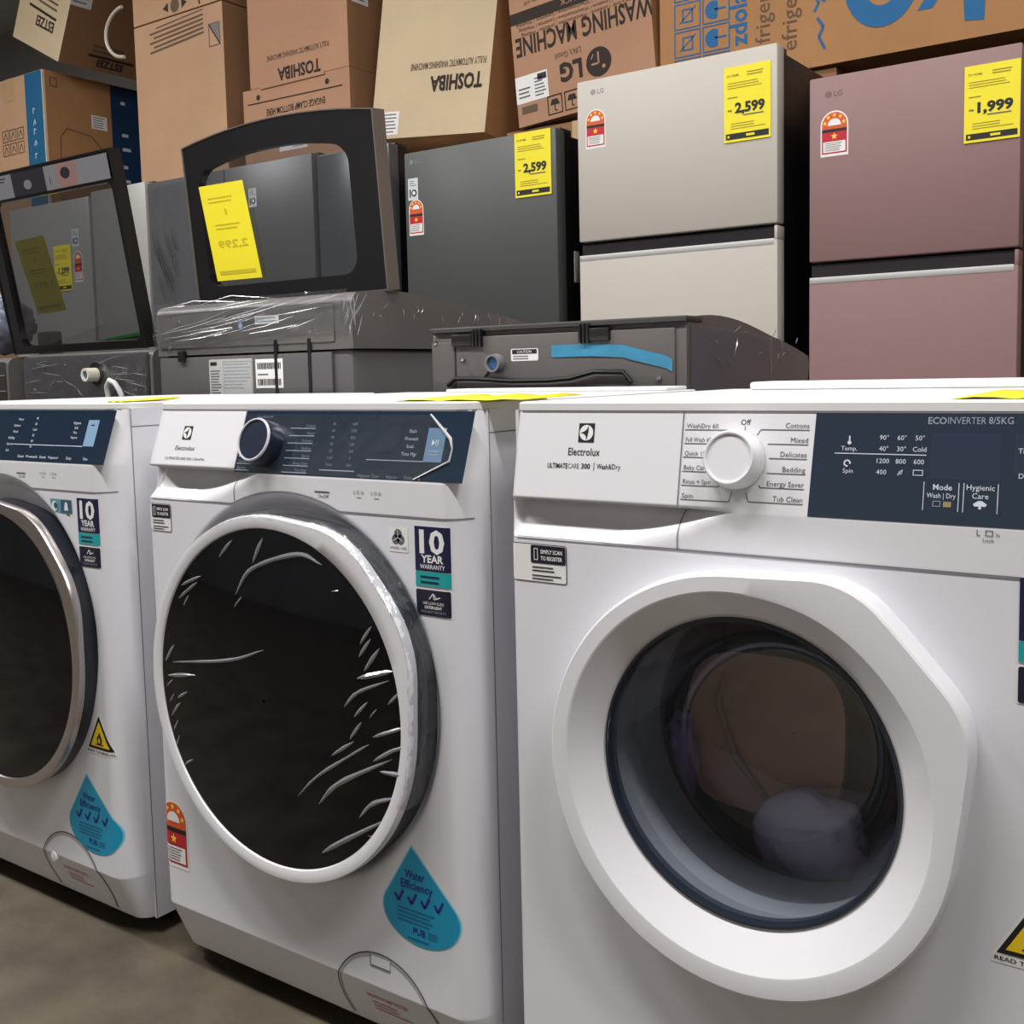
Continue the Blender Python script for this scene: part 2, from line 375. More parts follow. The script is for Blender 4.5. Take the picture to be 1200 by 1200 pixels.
def washer_shell(t, kind):
    sp = SPEC[kind]; fn = FN[kind]
    for k, me in front_parts(kind).items(): link(bpy.data.objects.new(k, me), t)
    b = MB()
    b.box((0, sp['rd'], .03), (.004, .6, .842)); b.box((W-.004, sp['rd'], .03), (W, .6, .842)); b.box((.004, .59, .03), (W-.004, .6, .842)); b.box((.004, .06, .03), (W-.004, .59, .036))
    b.build('cabinet', WHITE, t)
    xs = sorted(set([i*W/30 for i in range(31)]+[k*.002 for k in range(18)]+[W-k*.002 for k in range(18)]))
    ol = [(x, max(.002, fn(x, sp['zt'])-.001)) for x in xs]+[(W, .6), (0, .6)]; n = len(ol); b = MB(); lv = [(0, .842), (0, .8495), (.002, .851)]
    cv = lambda p, q: (p[0]+(.3-p[0])*q/.3, p[1]+(.3-p[1])*q/.3)
    vs = [(*cv(p, q), z) for q, z in lv for p in ol]; fs = [(j*n+i, j*n+(i+1) % n, (j+1)*n+(i+1) % n, (j+1)*n+i) for j in range(2) for i in range(n)]+[tuple(2*n+i for i in range(n))]
    b.add(vs, fs); b.build('worktop', WTOP, t, True)
    for x in (.06, .54):
        for y in (.1, .54): MB().lathe((x, y, 0), [(0, 0), (.022, 0), (.022, .012), (.012, .014), (.012, .032)], 14, axis='z').build('foot', BLKPL, t, True)
    n = 60
    zl = sp['zh']
    if sp['dish']:
        cx, cz, rd = sp['dish']; pts = []
        for i in range(121):
            x = W*i/120; z = zl
            if abs(x-cx) < rd: z = max(zl, cz+math.sqrt(rd*rd-(x-cx)**2)+.001)
            pts.append((x, z))
    else: pts = lerp_pts((0, zl), (W, zl), 90)
    ribbon('panel_seam', t, pts, .0022, SEAML, fn)
    ribbon('drawer_seam', t, lerp_pts((sp['xd'], sp['zh']), (sp['xd'], sp['zt']), 40), .0014, SEAML, fn)
    ribbon('top_seam', t, lerp_pts((.002, sp['zt']-.001), (W-.002, sp['zt']-.001), 60), .0016, SEAML, fn)
    P = Print()
    P.rect(.0495, .03, .051, .842, SEAML); P.rect(.051, .8135, .59, .815, SEAML)
    P.build('side_seam', t, (W, 0, 0), (0, 1, 0), (0, 0, 1))
def lean_frame(sp):
    return dict(O=(0, 0, sp['zp']), U=(1, 0, 0), V=(0, sp['lean'], sp['zt']-sp['zp']))
def panel_len(sp): return math.hypot(sp['lean'], sp['zt']-sp['zp'])
def register_sticker(t, fn, u0, v1, w, h):
    P = Print(); P.rrect(u0, v1-h, u0+w, v1, .003, INK, 1); P.rrect(u0+.0008, v1-h+.0008, u0+w-.0008, v1-.0008, .0025, PAPER, 2)
    P.rrect(u0+w*.37, v1-h*.50, u0+w*.985, v1-h*.03, .002, BLKS, 3)
    P.frame(u0+w*.43, v1-h*.42, u0+w*.50, v1-h*.11, .0008, PAPER, 4)
    P.text('SIMPLY SCAN', u0+w*.55, v1-h*.24, h*.10, PAPER, 4, width=w*.38, bold=.02); P.text('TO REGISTER', u0+w*.55, v1-h*.41, h*.10, PAPER, 4, width=w*.38, bold=.02)
    tiny_lines(P, u0+w*.39, v1-h*.74, u0+w*.80, v1-h*.56, 2, INK, 3, .35, 4); tiny_lines(P, u0+w*.39, v1-h*.95, u0+w*.95, v1-h*.78, 2, INK, 3, .35, 8)
    return P.build('register_sticker', t, fn=fn)
def warranty_sticker(t, fn, u0, vT, w):
    P = Print(); h1 = .053; h2 = .018; h3 = .033; b = vT
    P.rect(u0, b-h1-h2-.001, u0+w+.001, b+.001, PAPER, 1); P.rect(u0, b-h1, u0+w, b, NAVY, 2); P.rect(u0, b-h1-h2, u0+w, b-h1-.0008, TEAL, 2)
    P.text('10', u0+w*.5, b-.031, .026, PAPER, 3, 'c', w*.72, .03); P.text('YEAR', u0+w*.5, b-.0425, .0085, PAPER, 3, 'c', w*.64, .03)
    P.text('WARRANTY', u0+w*.5, b-.050, .005, PAPER, 3, 'c', w*.72, .01)
    tiny_lines(P, u0+w*.14, b-h1-h2*.9, u0+w*.9, b-h1-h2*.2, 2, NAVY, 3, .35, 6)
    P.build('warranty_sticker', t, fn=fn)
    P = Print(); q = b-h1-h2-.003; P.rrect(u0-.001, q-h3, u0+w, q, .002, PAPER, 1); P.rrect(u0, q-h3+.001, u0+w-.001, q-.001, .002, BLKS, 2)
    P.line([(u0+w*.38, q-.012), (u0+w*.5, q-.005), (u0+w*.6, q-.011), (u0+w*.7, q-.009)], .0012, PAPER, 3); P.line([(u0+w*.5, q-.005), (u0+w*.52, q-.012), (u0+w*.6, q-.011)], .0012, PAPER, 3)
    P.text('USE LOW SUDS', u0+w*.5, q-.0185, .0032, PAPER, 3, 'c', w*.6); P.text('DETERGENT', u0+w*.5, q-.0235, .0032, PAPER, 3, 'c', w*.5, .02); P.text('FOR BEST RESULTS', u0+w*.5, q-.0285, .0026, INKMID, 3, 'c', w*.7)
    P.build('detergent_sticker', t, fn=fn)
def drop_sticker(t, fn, u, vT, w, h):
    P = Print(); r = w/2; rv = h*.33; cy = vT-h+rv; L = (vT-cy)/rv; a0 = math.asin(1/L); tip = u-.012
    def outline(k): return [(tip, cy+(vT-cy)*k)]+[(u+r*k*math.cos(a), cy+rv*k*math.sin(a)) for a in [math.pi-a0+i*(math.pi+2*a0)/36 for i in range(37)]]
    P.poly(outline(1.0), mat('drop_rim', (120, 200, 222), .4), 1); P.poly(outline(.965), DROPC, 2)
    P.text('Water', u-r*.12, cy+rv*1.02, rv*.25, DROPI, 3, 'c', r*.50, .015); P.text('Efficiency', u-r*.08, cy+rv*.70, rv*.25, DROPI, 3, 'c', r*.82, .015)
    for i in range(4):
        x = u-r*.56+i*r*.34; v = cy+rv*.42; P.line([(x-r*.09, v+rv*.02), (x, v-rv*.17), (x+r*.13, v+rv*.17)], r*.06, DROPI, 3)
    mi = mat('drop_ink_soft', (20, 100, 150), .5)
    tiny_lines(P, u-r*.60, cy-rv*.38, u+r*.45, cy+rv*.12, 4, mi, 3, .3, 3); P.text('PUB', u-r*.20, cy-rv*.64, rv*.2, DROPI, 3, 'l', r*.32, .02); tiny_lines(P, u+r*.18, cy-rv*.66, u+r*.5, cy-rv*.42, 3, mi, 3, .35, 5)
    tiny_lines(P, u-r*.35, cy-rv*.86, u+r*.35, cy-rv*.74, 1, mi, 3, .4, 5)
    P.build('water_sticker', t, fn=fn)
def warning_sticker(t, fn, u, v, w, words):
    P = Print(); h = w*.87; k = Vector((u, v))
    tri = lambda c, q: [(u-w/2*q, v+h*(.5-.5)+(1-q)*h*.33), (u+w/2*q, v+(1-q)*h*.33), (u, v+(1-q)*h*.33+h*q)]
    P.poly([(u-w*.56, v-h*.17), (u+w*.56, v-h*.17), (u+w*.56, v-.002), (u, v+h*1.1), (u-w*.56, v-.002)], PAPER, 1)
    P.poly(tri(0, 1.), INK, 2); P.poly(tri(0, .76), WARN, 3)
    cx, cz = u, v+h*.30; f = w*.12
    P.poly([(cx-f*.7, cz-f), (cx+f*.7, cz-f), (cx+f*.95, cz), (cx+f*.6, cz+f*.7), (cx+f*.1, cz+f*1.7), (cx-f*.3, cz+f*.9), (cx-f*.9, cz+f*.2)], INK, 4)
    P.poly([(cx-f*.3, cz-f*.7), (cx+f*.3, cz-f*.7), (cx+f*.3, cz), (cx, cz+f*.5), (cx-f*.3, cz)], WARN, 5); P.rect(u-w*.17, v+h*.135, u+w*.17, v+h*.165, INK, 4)
    P.text(words, u, v-h*.12, w*.06, INK, 2, 'c', w*1.05, .01)
    P.build('warning_sticker', t, fn=fn)
def pump_cover(t, fn, cx, cz, r, tab):
    pts = [(cx+r*math.cos(a), cz+r*math.sin(a)) for a in [R(-25+i*230/80) for i in range(81)] if cz+r*math.sin(a) > .034]
    ribbon('pump_cover_ring', t, pts, .0035, mat('pump_ring', (168, 168, 174), .3), fn, .0008)
    ribbon('pump_cover_gap', t, [(cx+(x-cx)*1.03, cz+(z-cz)*1.03) for x, z in pts], .002, SEAM, fn, .0007)
    if tab:
        P = Print(); P.rect(cx-.018, cz+r*.80, cx+.016, cz+r*.98, SEAML, 2); P.rect(cx-.016, cz+r*.83, cx+.016, cz+r*.98, WPLAS, 3); P.build('pump_tab', t, fn=fn)
    else:
        MB().lathe((cx-r*.55, fn(cx-r*.5, cz+r*.45)+.001, cz+r*.42), [(0, -.004), (.008, -.003), (.010, 0)], 16).build('pump_tab', WPLAS, t, True)
    P = Print(); P.text('DRAIN PUMP FILTER', cx-.035, cz+.015, .006, PINKI, 2, width=.07, bold=.02); tiny_lines(P, cx-.03, cz-.008, cx+.035, cz+.010, 3, PINKI, 2, .3, 2)
    P.build('pump_print', t, fn=fn)
def prog_bars(P, items, M, L):
    for (u0, u1, v) in items: P.rect(u0, v, u1, v+.0009, M, L)
FILM = clear('thin_plastic_film', (240, 241, 243), .12, .04, .45, bump=.9, bscale=26, haze=.035, stretch=(1, 1, .35))
FILMW = mat('film_crease', (188, 188, 194), .25)
FILMC = clear('film_crease_clear', (205, 205, 212), .15, .18, .6, haze=.42, hcol=(190, 190, 198))
STROKES = [[(-0.187, 0.023), (-0.058, 0.045), (0.008, 0.067)], [(-0.201, 0.002), (-0.135, 0.013)], [(-0.163, 0.133), (-0.118, 0.15)], [(-0.205, 0.021), (-0.182, 0.048)], [(-0.045, 0.133), (-0.012, 0.17), (0.067, 0.194), (0.109, 0.184)], [(-0.048, 0.116), (-0.033, 0.131)], [(0.058, -0.115), (0.095, -0.082), (0.156, -0.042), (0.18, -0.027)], [(0.094, -0.118), (0.131, -0.084), (0.213, -0.04)], [(0.12, -0.051), (0.157, -0.027)], [(0.144, 0.014), (0.166, 0.035), (0.212, 0.055)], [(0.165, 0.052), (0.218, 0.067)], [(0.158, -0.123), (0.182, -0.1), (0.219, -0.086)], [(0.091, -0.184), (0.127, -0.161), (0.204, -0.115)], [(0.186, -0.017), (0.234, 0.002)], [(0.182, 0.006), (0.193, 0.018)], [(0.151, -0.025), (0.17, -0.001)], [(0.194, -0.058), (0.234, -0.057)], [(0.17, 0.094), (0.187, 0.117)], [(0.176, 0.062), (0.199, 0.092)], [(0.21, 0.026), (0.23, 0.045)], [(-0.206, -0.015), (-0.189, -0.002)], [(-0.2, -0.036), (-0.187, -0.022)], [(-0.18, -0.027), (-0.155, -0.014)], [(-0.198, -0.056), (-0.173, -0.032)], [(-0.195, -0.076), (-0.182, -0.059)], [(-0.174, -0.121), (-0.154, -0.11)], [(0.169, -0.144), (0.189, -0.146)], [(0.185, -0.047), (0.225, -0.023)], [(0.159, 0.004), (0.18, 0.025)], [(-0.012, 0.177), (0.005, 0.21)], [(-0.08, 0.178), (-0.054, 0.203)], [(-0.158, 0.105), (-0.146, 0.121)], [(-0.169, 0.114), (-0.126, 0.141)], [(0.208, -0.032), (0.237, -0.02)], [(-0.191, -0.098), (-0.182, -0.081)], [(0.168, 0.078), (0.186, 0.102)], [(0.125, 0.153), (0.136, 0.155)]]
def hull_radius(R0, rho, D, ats):
    """radius by angle of a circle with a corner pulled out (convex outline)"""
    ph = [R(i) for i in range(0, 360, 2)]; h = [max([R0]+[D*math.cos(p-at)+rho for at in ats]) for p in ph]
    tab = [min(h[k]/math.cos(R(i)-ph[k]) for k in range(len(ph)) if math.cos(R(i)-ph[k]) > .2) for i in range(360)]
    return lambda a: tab[int(round(math.degrees(a))) % 360]
def creases(name, parent, lines, fy, r, M):
    """wrinkle ridges: thin spindles that follow the film"""
    b = MB(); rr = random.Random(3)
    for l in lines:
        q = [Vector(p) for p in l]; q = [q[0]*2-q[1]]+q+[q[-1]*2-q[-2]]; pts = []
        for i in range(1, len(q)-2):
            for k in range(6):
                u = k/6; pts.append(.5*((2*q[i])+(q[i+1]-q[i-1])*u+(2*q[i-1]-5*q[i]+4*q[i+1]-q[i+2])*u*u+(3*q[i]-q[i-1]-3*q[i+1]+q[i+2])*u**3))
        pts.append(q[-2]); n = len(pts); ln = (q[-2]-q[1]).length; k = min(r*(.7+.6*rr.random()), ln*.075)
        b.tube([(p.x, fy(p.x, p.y)-k*.2, p.y) for p in pts], [max(.0003, k*math.sin(math.pi*i/(n-1))**.6*(1+.3*noise.noise(Vector((i*.9, ln*90, 0))))) for i in range(n)], 6)
    return b.build(name, M, parent, True)

def door_round(t, cx, cz, rb, bulge, rg, y1, ring_mat, rim_mat, film):
    rout = hull_radius(rb, .14, rb+bulge-.14, (R(30), R(52)))
    n = 120
    def ringmesh(prof, M, nm, par):
        vs = []; fs = []
        for k, y in prof:
            for i in range(n):
                a = 2*math.pi*i/n; r = rg+(rout(a)-rg)*k
                vs.append((cx+r*math.cos(a), y, cz+r*math.sin(a)))
        for j in range(len(prof)-1):
            for i in range(n):
                p = j*n+i; q = j*n+(i+1) % n; fs.append((p, q, q+n, p+n))
        o = mk(nm, vs, fs, M, par, True); o.data.set_sharp_from_angle(angle=R(35)); return o
    d = ringmesh([(1.0, y1+.012), (1.0, y1+.004), (.93, y1), (.55, y1-.001), (.1, y1+.001), (0, y1+.004), (0, y1+.01)], ring_mat, 'door', t)
    ringmesh([(.75, .019), (.85, -.006), (.98, y1+.012)], rim_mat, 'door_rim', d)
    g = MB(); prof = [(rg+.001, y1+.008)]+[(rg*k, y1+.003-.012*(1-k*k)) for k in (1, .97, .9, .8, .65, .5, .3, .1, .01)]
    g.lathe((cx, 0, cz), prof, 96); g.build('door_glass', DGLASS, d, True)
    fy = lambda x, z: y1+.003-.012*(1-min(1, ((x-cx)**2+(z-cz)**2)/rg**2))
    if film:
        L = [[(p[0]+cx-.006, p[1]+cz) for p in l] for l in STROKES]
        L = [l for l in L if all(math.hypot(p[0]-cx, p[1]-cz) < rg*1.08 for p in l)]
        creases('film_crease', d, L, fy, .0030, FILMC)
        # film gathered round the door edge
        vs = []; fs = []; N = 150
        for i in range(N+1):
            a = R(-25+140*i/N); rr = rout(a)
            for k, (q, y) in enumerate([(-.004, y1-.001), (.002, y1+.008), (.003, y1+.022), (.003, .004)]):
                jx = noise.noise(Vector((i*.33, k*1.7, 2)))*.004; r = rr+q+abs(jx)
                vs.append((cx+r*math.cos(a), y+noise.noise(Vector((i*.4, k, 7)))*.003, cz+r*math.sin(a)))
        for i in range(N):
            for k in range(3): fs.append((i*4+k, i*4+k+1, i*4+k+5, i*4+k+4))
        mk('door_film', vs, fs, FILM, d, True)

def washer_a(x, label, first):
    """model with the dark dial panel and black door"""
    t = thing('washing_machine', label, 'washing machine', (x, 0, 0), group='front load washing machines in the front row')
    sp = SPEC['a']; fn = FN['a']; washer_shell(t, 'a'); LF = lean_frame(sp); PL = panel_len(sp)
    P = Print(); P.rect(.209, .002, .5975 if first else .5975, PL-.002, NAVYG, 1); P.build('display_panel', t, **LF)
    P = Print()
    if not first:
        brand_emblem(P, .094, .055, .0095, INK, PAPER, 1); P.text('Electrolux', .096, .0295, .0066, INK, 1, 'c', .042)
        P.text('ULTIMATECARE 500 | UltraMix', .1, .0155, .0038, INK, 1, 'c', .086)
        P.build('brand_print', t, **LF)
        k = MB(); c = (.262, 0, .0415); q = Vector((0, sp['lean'], sp['zt']-sp['zp'])).normalized(); nrm = Vector((1, 0, 0)).cross(q)
        rot = Matrix((Vector((1, 0, 0)), -nrm, q)).transposed()
        def put(nm, prof, M, n=48):
            b = MB().lathe((0, 0, 0), prof, n); o = Vector((.262, 0, sp['zp']))+q*.0415
            b.v = [tuple(o+rot@Vector(v)) for v in b.v]; return b.build(nm, M, t, True)
        dl = put('dial', [(.0305, -.0005), (.0300, -.022), (.0285, -.0255), (.027, -.026), (.0262, -.0245), (.00001, -.0245)], NAVYK)
        put('dial_ring', [(.0295, -.0242), (.0285, -.0265), (.0268, -.0265), (.0262, -.0243)], mat('dial_silver', (205, 206, 212), .3)).parent = dl
    P = Print()
    vrow = [.066, .056, .046, .036, .026, .016, .007]
    if not first:
        names = ['Cottons', 'Mixed', 'Delicates', 'Bedding', 'Sports', 'Energy Saver', 'Tub Clean']
        for i, v in enumerate(vrow):
            P.rect(.300, v-.0022, .346, v-.0013, INKL, 2); P.text(names[i], .345, v, .0036, INKMID, 2, 'r')
            P.rect(.212, v-.0022, .238, v-.0013, INKL, 2); P.text(['WashDry', 'Full', 'Quick', 'Baby', 'Rinse', 'Vapour', 'Spin'][i], .213, v, .0034, INKMID, 2, 'l', .018)
        P.text('UltraWash 49', .232, .0775, .0036, INKMID, 2)
        for i in range(7):
            v = .069-i*.0088
            for j, u in enumerate((.378, .413)): P.text([['90', '60', '40', '30', '20', 'Cold', 'Temp'], ['1400', '1200', '800', '600', '400', '0', 'Spin']][j][i], u+i*.0006, v, .0036, INKMID, 2, 'c')
        P.rect(.367, .0098, .427, .0108, INKL, 2); P.rect(.443, .0255, .534, .0264, INKL, 2)
        for i, s in enumerate(['Stain', 'Prewash', 'Soak', 'Time Mgr']): P.text(s, .51, .061-i*.0095, .0042, INKL, 2, 'c')
        P.text('Hygienic Care', .452, .0035, .0042, INKMID, 2, 'c'); P.text('Vapour', .49, .0035, .0042, INKMID, 2, 'c'); P.text('Delay End', .522, .0035, .0042, INKMID, 2, 'c')
        P.rect(.4555, .036, .492, .071, mat('display_window', (38, 50, 70), .1), 2)
    else:
        for i in range(6):
            P.text(['Mixed', 'Delicate', 'Wool', 'Bedding', 'Sports', 'Spin'][i], .352-i*.004, .07-i*.0105, .004, INKL, 2, 'r'); P.text(['40', '30', 'Cold', '20', '60', '90'][i], .392, .072-i*.0095, .004, INKL, 2, 'c')
        P.rect(.336, .0292, .533, .0302, INKL, 2)
        for i, s in enumerate(['Hygiene', 'Soft', 'Plus', 'Vapour']): P.text(s, .505, .065-i*.0078, .0042, INKL, 2, 'c')
        P.text('Stain  Prewash  Soak  Vapour', .42, .008, .0042, INKL, 2, 'c', .115); P.text('Delay', .505, .008, .0042, INKL, 2, 'c'); P.text('Time', .548, .008, .0042, INKL, 2, 'c')
    P.build('display_print', t, **LF)
    P = Print(); u0 = .5335; P.rect(u0, .0257 if not first else .030, u0+.0275, .0672 if not first else .072, BLUEB, 2)
    if not first:
        P.poly([(u0+.009, .053), (u0+.009, .045), (u0+.0135, .049)], INKL, 3); P.rect(u0+.0145, .045, u0+.0155, .053, INKL, 3); P.rect(u0+.0175, .045, u0+.0185, .053, INKL, 3)
        P.rect(u0+.006, .038, u0+.021, .039, INKL, 3); P.rect(u0+.006, .034, u0+.021, .0348, INKL, 3)
    else: P.rect(u0+.009, .063, u0+.018, .0645, INK, 3)
    P.build('start_pad', t, **LF)
    # on/off key and little marks below the display
    P = Print(); P.rect(.361, .7385, .387, .7405, INKG, 1); P.text('On/Off', .3765, .732, .0042, INK, 1, 'c')
    P.build('key_print', t, fn=fn)
    for u in (.437, .466):
        P = Print(); P.text('L O 3s', u, .7395, .0042, INKG, 1, 'c'); P.rect(u-.004, .735, u+.004, .7358, INKG, 1); P.build('lock_mark', t, fn=fn)
    register_sticker(t, fn, .004, .708, .068, .040)
    warranty_sticker(t, fn, .525, .7065, .052)
    pump_cover(t, fn, .447, .068, .083, not first)
    if first:
        drop_sticker(t, fn, .520, .266, .134, .130); warning_sticker(t, fn, .550, .312, .062, 'READ THE MANUAL')
        P = Print(); P.rrect(.452, .676, .512, .703, .002, PAPER, 1); P.rect(.4535, .681, .481, .7015, mat('wool_cyan', (96, 160, 176), .4), 2); P.rect(.482, .681, .511, .7015, mat('wool_teal', (46, 88, 110), .4), 2)
        P.disc(.466, .691, .008, PAPER, 3); P.disc(.469, .692, .005, mat('wool_teal', (46, 88, 110), .4), 4); P.poly([(.491, .685), (.502, .685), (.499, .698), (.494, .698)], PAPER, 3); P.rect(.455, .677, .505, .679, INKG, 2)
        P.build('wool_sticker', t, fn=fn)
        door_round(t, .314, .457, .241, .016, .223, -.034, mat('brushed_ring', (186, 178, 176), .28, .9), DRIM, False)
    else:
        drop_sticker(t, fn, .516, .311, .124, .128)
        P = Print(); P.rect(.484, .673, .514, .703, PAPER, 1)
        for a in (90, 210, 330): P.disc(.499+.0045*math.cos(R(a)), .6905+.0045*math.sin(R(a)), .0058, INKG, 2)
        for a in (90, 210, 330): P.line([(.499, .6905), (.499+.009*math.cos(R(a)), .6905+.009*math.sin(R(a)))], .0007, PAPER, 3)
        P.text('APPAREL CARE', .499, .6765, .003, INKG, 2, 'c', .026); P.build('wool_sticker', t, fn=fn)
        energy_label('energy_label', t, .062, .102, (0, 0, 0), fn=fn, ou=.011, ov=.166)
        door_round(t, .303, .471, .239, .018, .221, -.038, WPLAS, DRIM, True)
        # protective film still stuck on the display, lifting along its right edge
        b = MB(); pts = [Vector((.533, .0835, 0)), Vector((.569, .0545, 0)), Vector((.5745, .042, 0)), Vector((.5735, .027, 0)), Vector((.525, .0035, 0))]
        q = Vector((0, sp['lean'], sp['zt']-sp['zp'])).normalized(); nr = Vector((1, 0, 0)).cross(q); o = Vector((0, 0, sp['zp']))
        b.tube([o+Vector((p.x, 0, 0))+q*p.y+nr*.0015 for p in pts], [.0012, .0022, .0009, .0014, .0008], 6); b.build('film_edge', FILMW, t, True)
        vs = [o+Vector((u, 0, 0))+q*v+nr*.0012 for u, v in [(.214, .003), (.525, .003), (.572, .027), (.5735, .042), (.568, .0545), (.533, .083), (.214, .083)]]
        mk('display_film', vs, [tuple(range(7))], clear('display_film', (235, 238, 240), .06, .05, .4, bump=.15, bscale=14, haze=.03), t)
        L = []
    return t

def washer_b(x, label):
    """washer-dryer with the white dial and clear bowl door"""
    t = thing('washer_dryer', label, 'washing machine', (x, 0, 0), group='front load washing machines in the front row')
    sp = SPEC['b']; fn = FN['b']; washer_shell(t, 'b'); LF = lean_frame(sp); PL = panel_len(sp)
    P = Print(); P.poly([(.341, .001), (.598, .001), (.598, PL-.001), (.3435, PL-.001)], NAVYG, 1); P.build('display_panel', t, **LF)
    P = Print(); brand_emblem(P, .096, .0756, .0097, INK, PAPER, 1); P.text('Electrolux', .0945, .0515, .0078, INK, 1, 'c', .039, .006)
    P.text('ULTIMATE', .050, .0372, .0052, INK, 1, 'l', .0255, .015); P.text('CARE', .0762, .0374, .0052, INKG, 1, 'l', .0135); P.text('300', .0925, .0376, .0052, INK, 1, 'l', .011, .02)
    P.rect(.1078, .0358, .1085, .0445, INK, 1); P.text('Wash', .1115, .0378, .0052, INK, 1, 'l', .0135, .012); P.text('&Dry', .1255, .038, .0052, INK, 1, 'l', .0145)
    P.build('brand_print', t, **LF)
    P = Print(); rows = [.0822, .0685, .0548, .0406, .0267, .0126]; ends = [.258, .238, .234, .237, .249, .262]
    for i, s in enumerate(['WashDry 60', 'Full Wash 60', 'Quick 15', 'Baby Care', 'Rinse + Spin', 'Spin']):
        v = rows[i]; P.text(s, .212, v, .0044, INKG, 1, 'l', (.034, .0275, .022, .0255, .030, .012)[i]); P.rect(.2105, v-.0022, ends[i], v-.0014, INKG, 1)
    P.line([(.249, .0248), (.252, .0262)], .0008, INKG, 1); P.line([(.262, .0108), (.265, .0203)], .0008, INKG, 1)
    for i, s in enumerate(['Cottons', 'Mixed', 'Delicates', 'Bedding', 'Energy Saver', 'Tub Clean']):
        v = rows[i]+.0010; P.text(s, .3375-.0004*i, v, .0048, INKG, 1, 'r'); P.rect([.290, .298, .3, .299, .294, .282][i], v-.0022, .338-.0004*i, v-.0014, INKG, 1)
    P.line([(.290, .081), (.2865, .076)], .0008, INKG, 1); P.line([(.294, .0257), (.2915, .028)], .0008, INKG, 1); P.line([(.282, .0118), (.279, .0205)], .0008, INKG, 1)
    P.text('Off', .2745, .0858, .0052, INK, 1, 'c'); P.rect(.2738, .0805, .2744, .0845, INK, 1)
    P.build('dial_print', t, **LF)
    P = Print(); P.text('ECO', .444, .0882, .0058, INKMID, 2, 'l', .0155, .02); P.text('INVERTER', .4605, .0884, .0058, INKMID, 2, 'l', .031); P.text('8/5KG', .4935, .0886, .0058, INKMID, 2, 'l', .0195, .01)
    P.rect(.363, .0602, .444, .0610, INKL, 2)
    for r, (v, row) in enumerate([(.0735, ('90°', '60°', '50°')), (.0635, ('40°', '30°', 'Cold')), (.0525, ('1200', '800', '600'))]):
        for u, s in zip((.407, .4225, .438), row): P.text(s, u, v, .0042, INKL, 2, 'c')
    P.text('400', .406, .0425, .0042, INKL, 2, 'c'); P.line([(.4205, .0425), (.4245, .047)], .0012, INKL, 2); P.disc(.4225, .0445, .0018, INKMID, 2); P.frame(.4335, .0425, .442, .0475, .0006, INKL, 2)
    P.disc(.376, .0705, .0018, INKL, 2); P.rect(.3753, .071, .3767, .0768, INKL, 2); P.text('Temp.', .376, .0632, .0040, INKL, 2, 'c')
    for a in range(0, 300, 30): P.disc(.375+.0026*math.cos(R(a)), .0517+.0026*math.sin(R(a)), .0008, INKL, 2)
    P.text('Spin', .376, .0428, .0040, INKL, 2, 'c'); P.text('Mode', .459, .0308, .0048, INKL, 2, 'c', bold=.01); P.text('Wash | Dry', .4582, .0238, .0042, INKL, 2, 'c', .024)
    P.frame(.4515, .0162, .458, .0212, .0006, INKMID, 2); P.rect(.4602, .0162, .4668, .0208, mat('icon_amber', (150, 136, 96), .5), 2)
    for u in (.4432, .4722, .4762, .5035): P.rect(u, .0125, u+.0006, .0375, INKL, 2)
    P.text('Hygienic', .490, .0318, .0046, INKL, 2, 'c'); P.text('Care', .490, .0246, .0046, INKL, 2, 'c')
    P.poly([(.4855, .018), (.4945, .018), (.4955, .020), (.4915, .0228), (.4885, .0228), (.4845, .020)], INKL, 2); P.disc(.490, .0168, .0012, INKL, 2)
    P.rect(.4475, .040, .5045, .0805, mat('display_window_b', (44, 52, 72), .1), 1.5); P.rect(.515, .046, .5975, .0805, mat('display_window_b', (44, 52, 72), .1), 1.5)
    P.text('Time', .524, .064, .0042, INKL, 2, 'c'); P.text('Delay', .526, .043, .0042, INKL, 2, 'c')
    P.build('display_print', t, **LF)
    q = Vector((0, sp['lean'], sp['zt']-sp['zp'])).normalized(); nr = Vector((1, 0, 0)).cross(q); rot = Matrix((Vector((1, 0, 0)), -nr, q)).transposed(); o = Vector((.268, 0, sp['zp']))+q*.0515
    b = MB().lathe((0, 0, 0), [(.0288, -.0005), (.0288, -.010), (.0268, -.014), (.0262, -.021), (.0248, -.0225), (.0232, -.0222), (.0222, -.0205), (.00001, -.0205)], 56)
    b.v = [tuple(o+rot@Vector(v)) for v in b.v]; b.build('dial', WPLAS, t, True)
    P = Print(); P.text('L', .4885, .7375, .005, INKG, 1); P.frame(.4955, .7375, .5015, .7425, .0007, INKG, 1); P.text('3s', .5035, .7375, .003, INKG, 1); P.text('Lock', .498, .7325, .0032, INKG, 1, 'c'); P.build('key_print', t, fn=fn)
    register_sticker(t, fn, .004, .6975, .073, .042)
    warranty_sticker(t, fn, .523, .7045, .052)
    warning_sticker(t, fn, .541, .376, .062, 'READ THE MANUAL')
    # door
    cx, cz = .282, .492; n = 120
    rout = hull_radius(.206, .085, .146, (R(27), R(58)))
    def ring(nm, prof, M):
        vs = []; fs = []
        for (rb, k, y) in prof:       # radius = rb + k*(outline - .206)
            for i in range(n):
                a = 2*math.pi*i/n; r = rb+k*(rout(a)-.206); oz = -.006*max(0, min(1, (rb-.16)/.04)); vs.append((cx+r*math.cos(a)-.002, y, cz+oz+r*math.sin(a)))
        for j in range(len(prof)-1):
            for i in range(n):
                p = j*n+i; q2 = j*n+(i+1) % n; fs.append((p, q2, q2+n, p+n))
        o = mk(nm, vs, fs, M, t, True); o.data.set_sharp_from_angle(angle=R(16)); return o
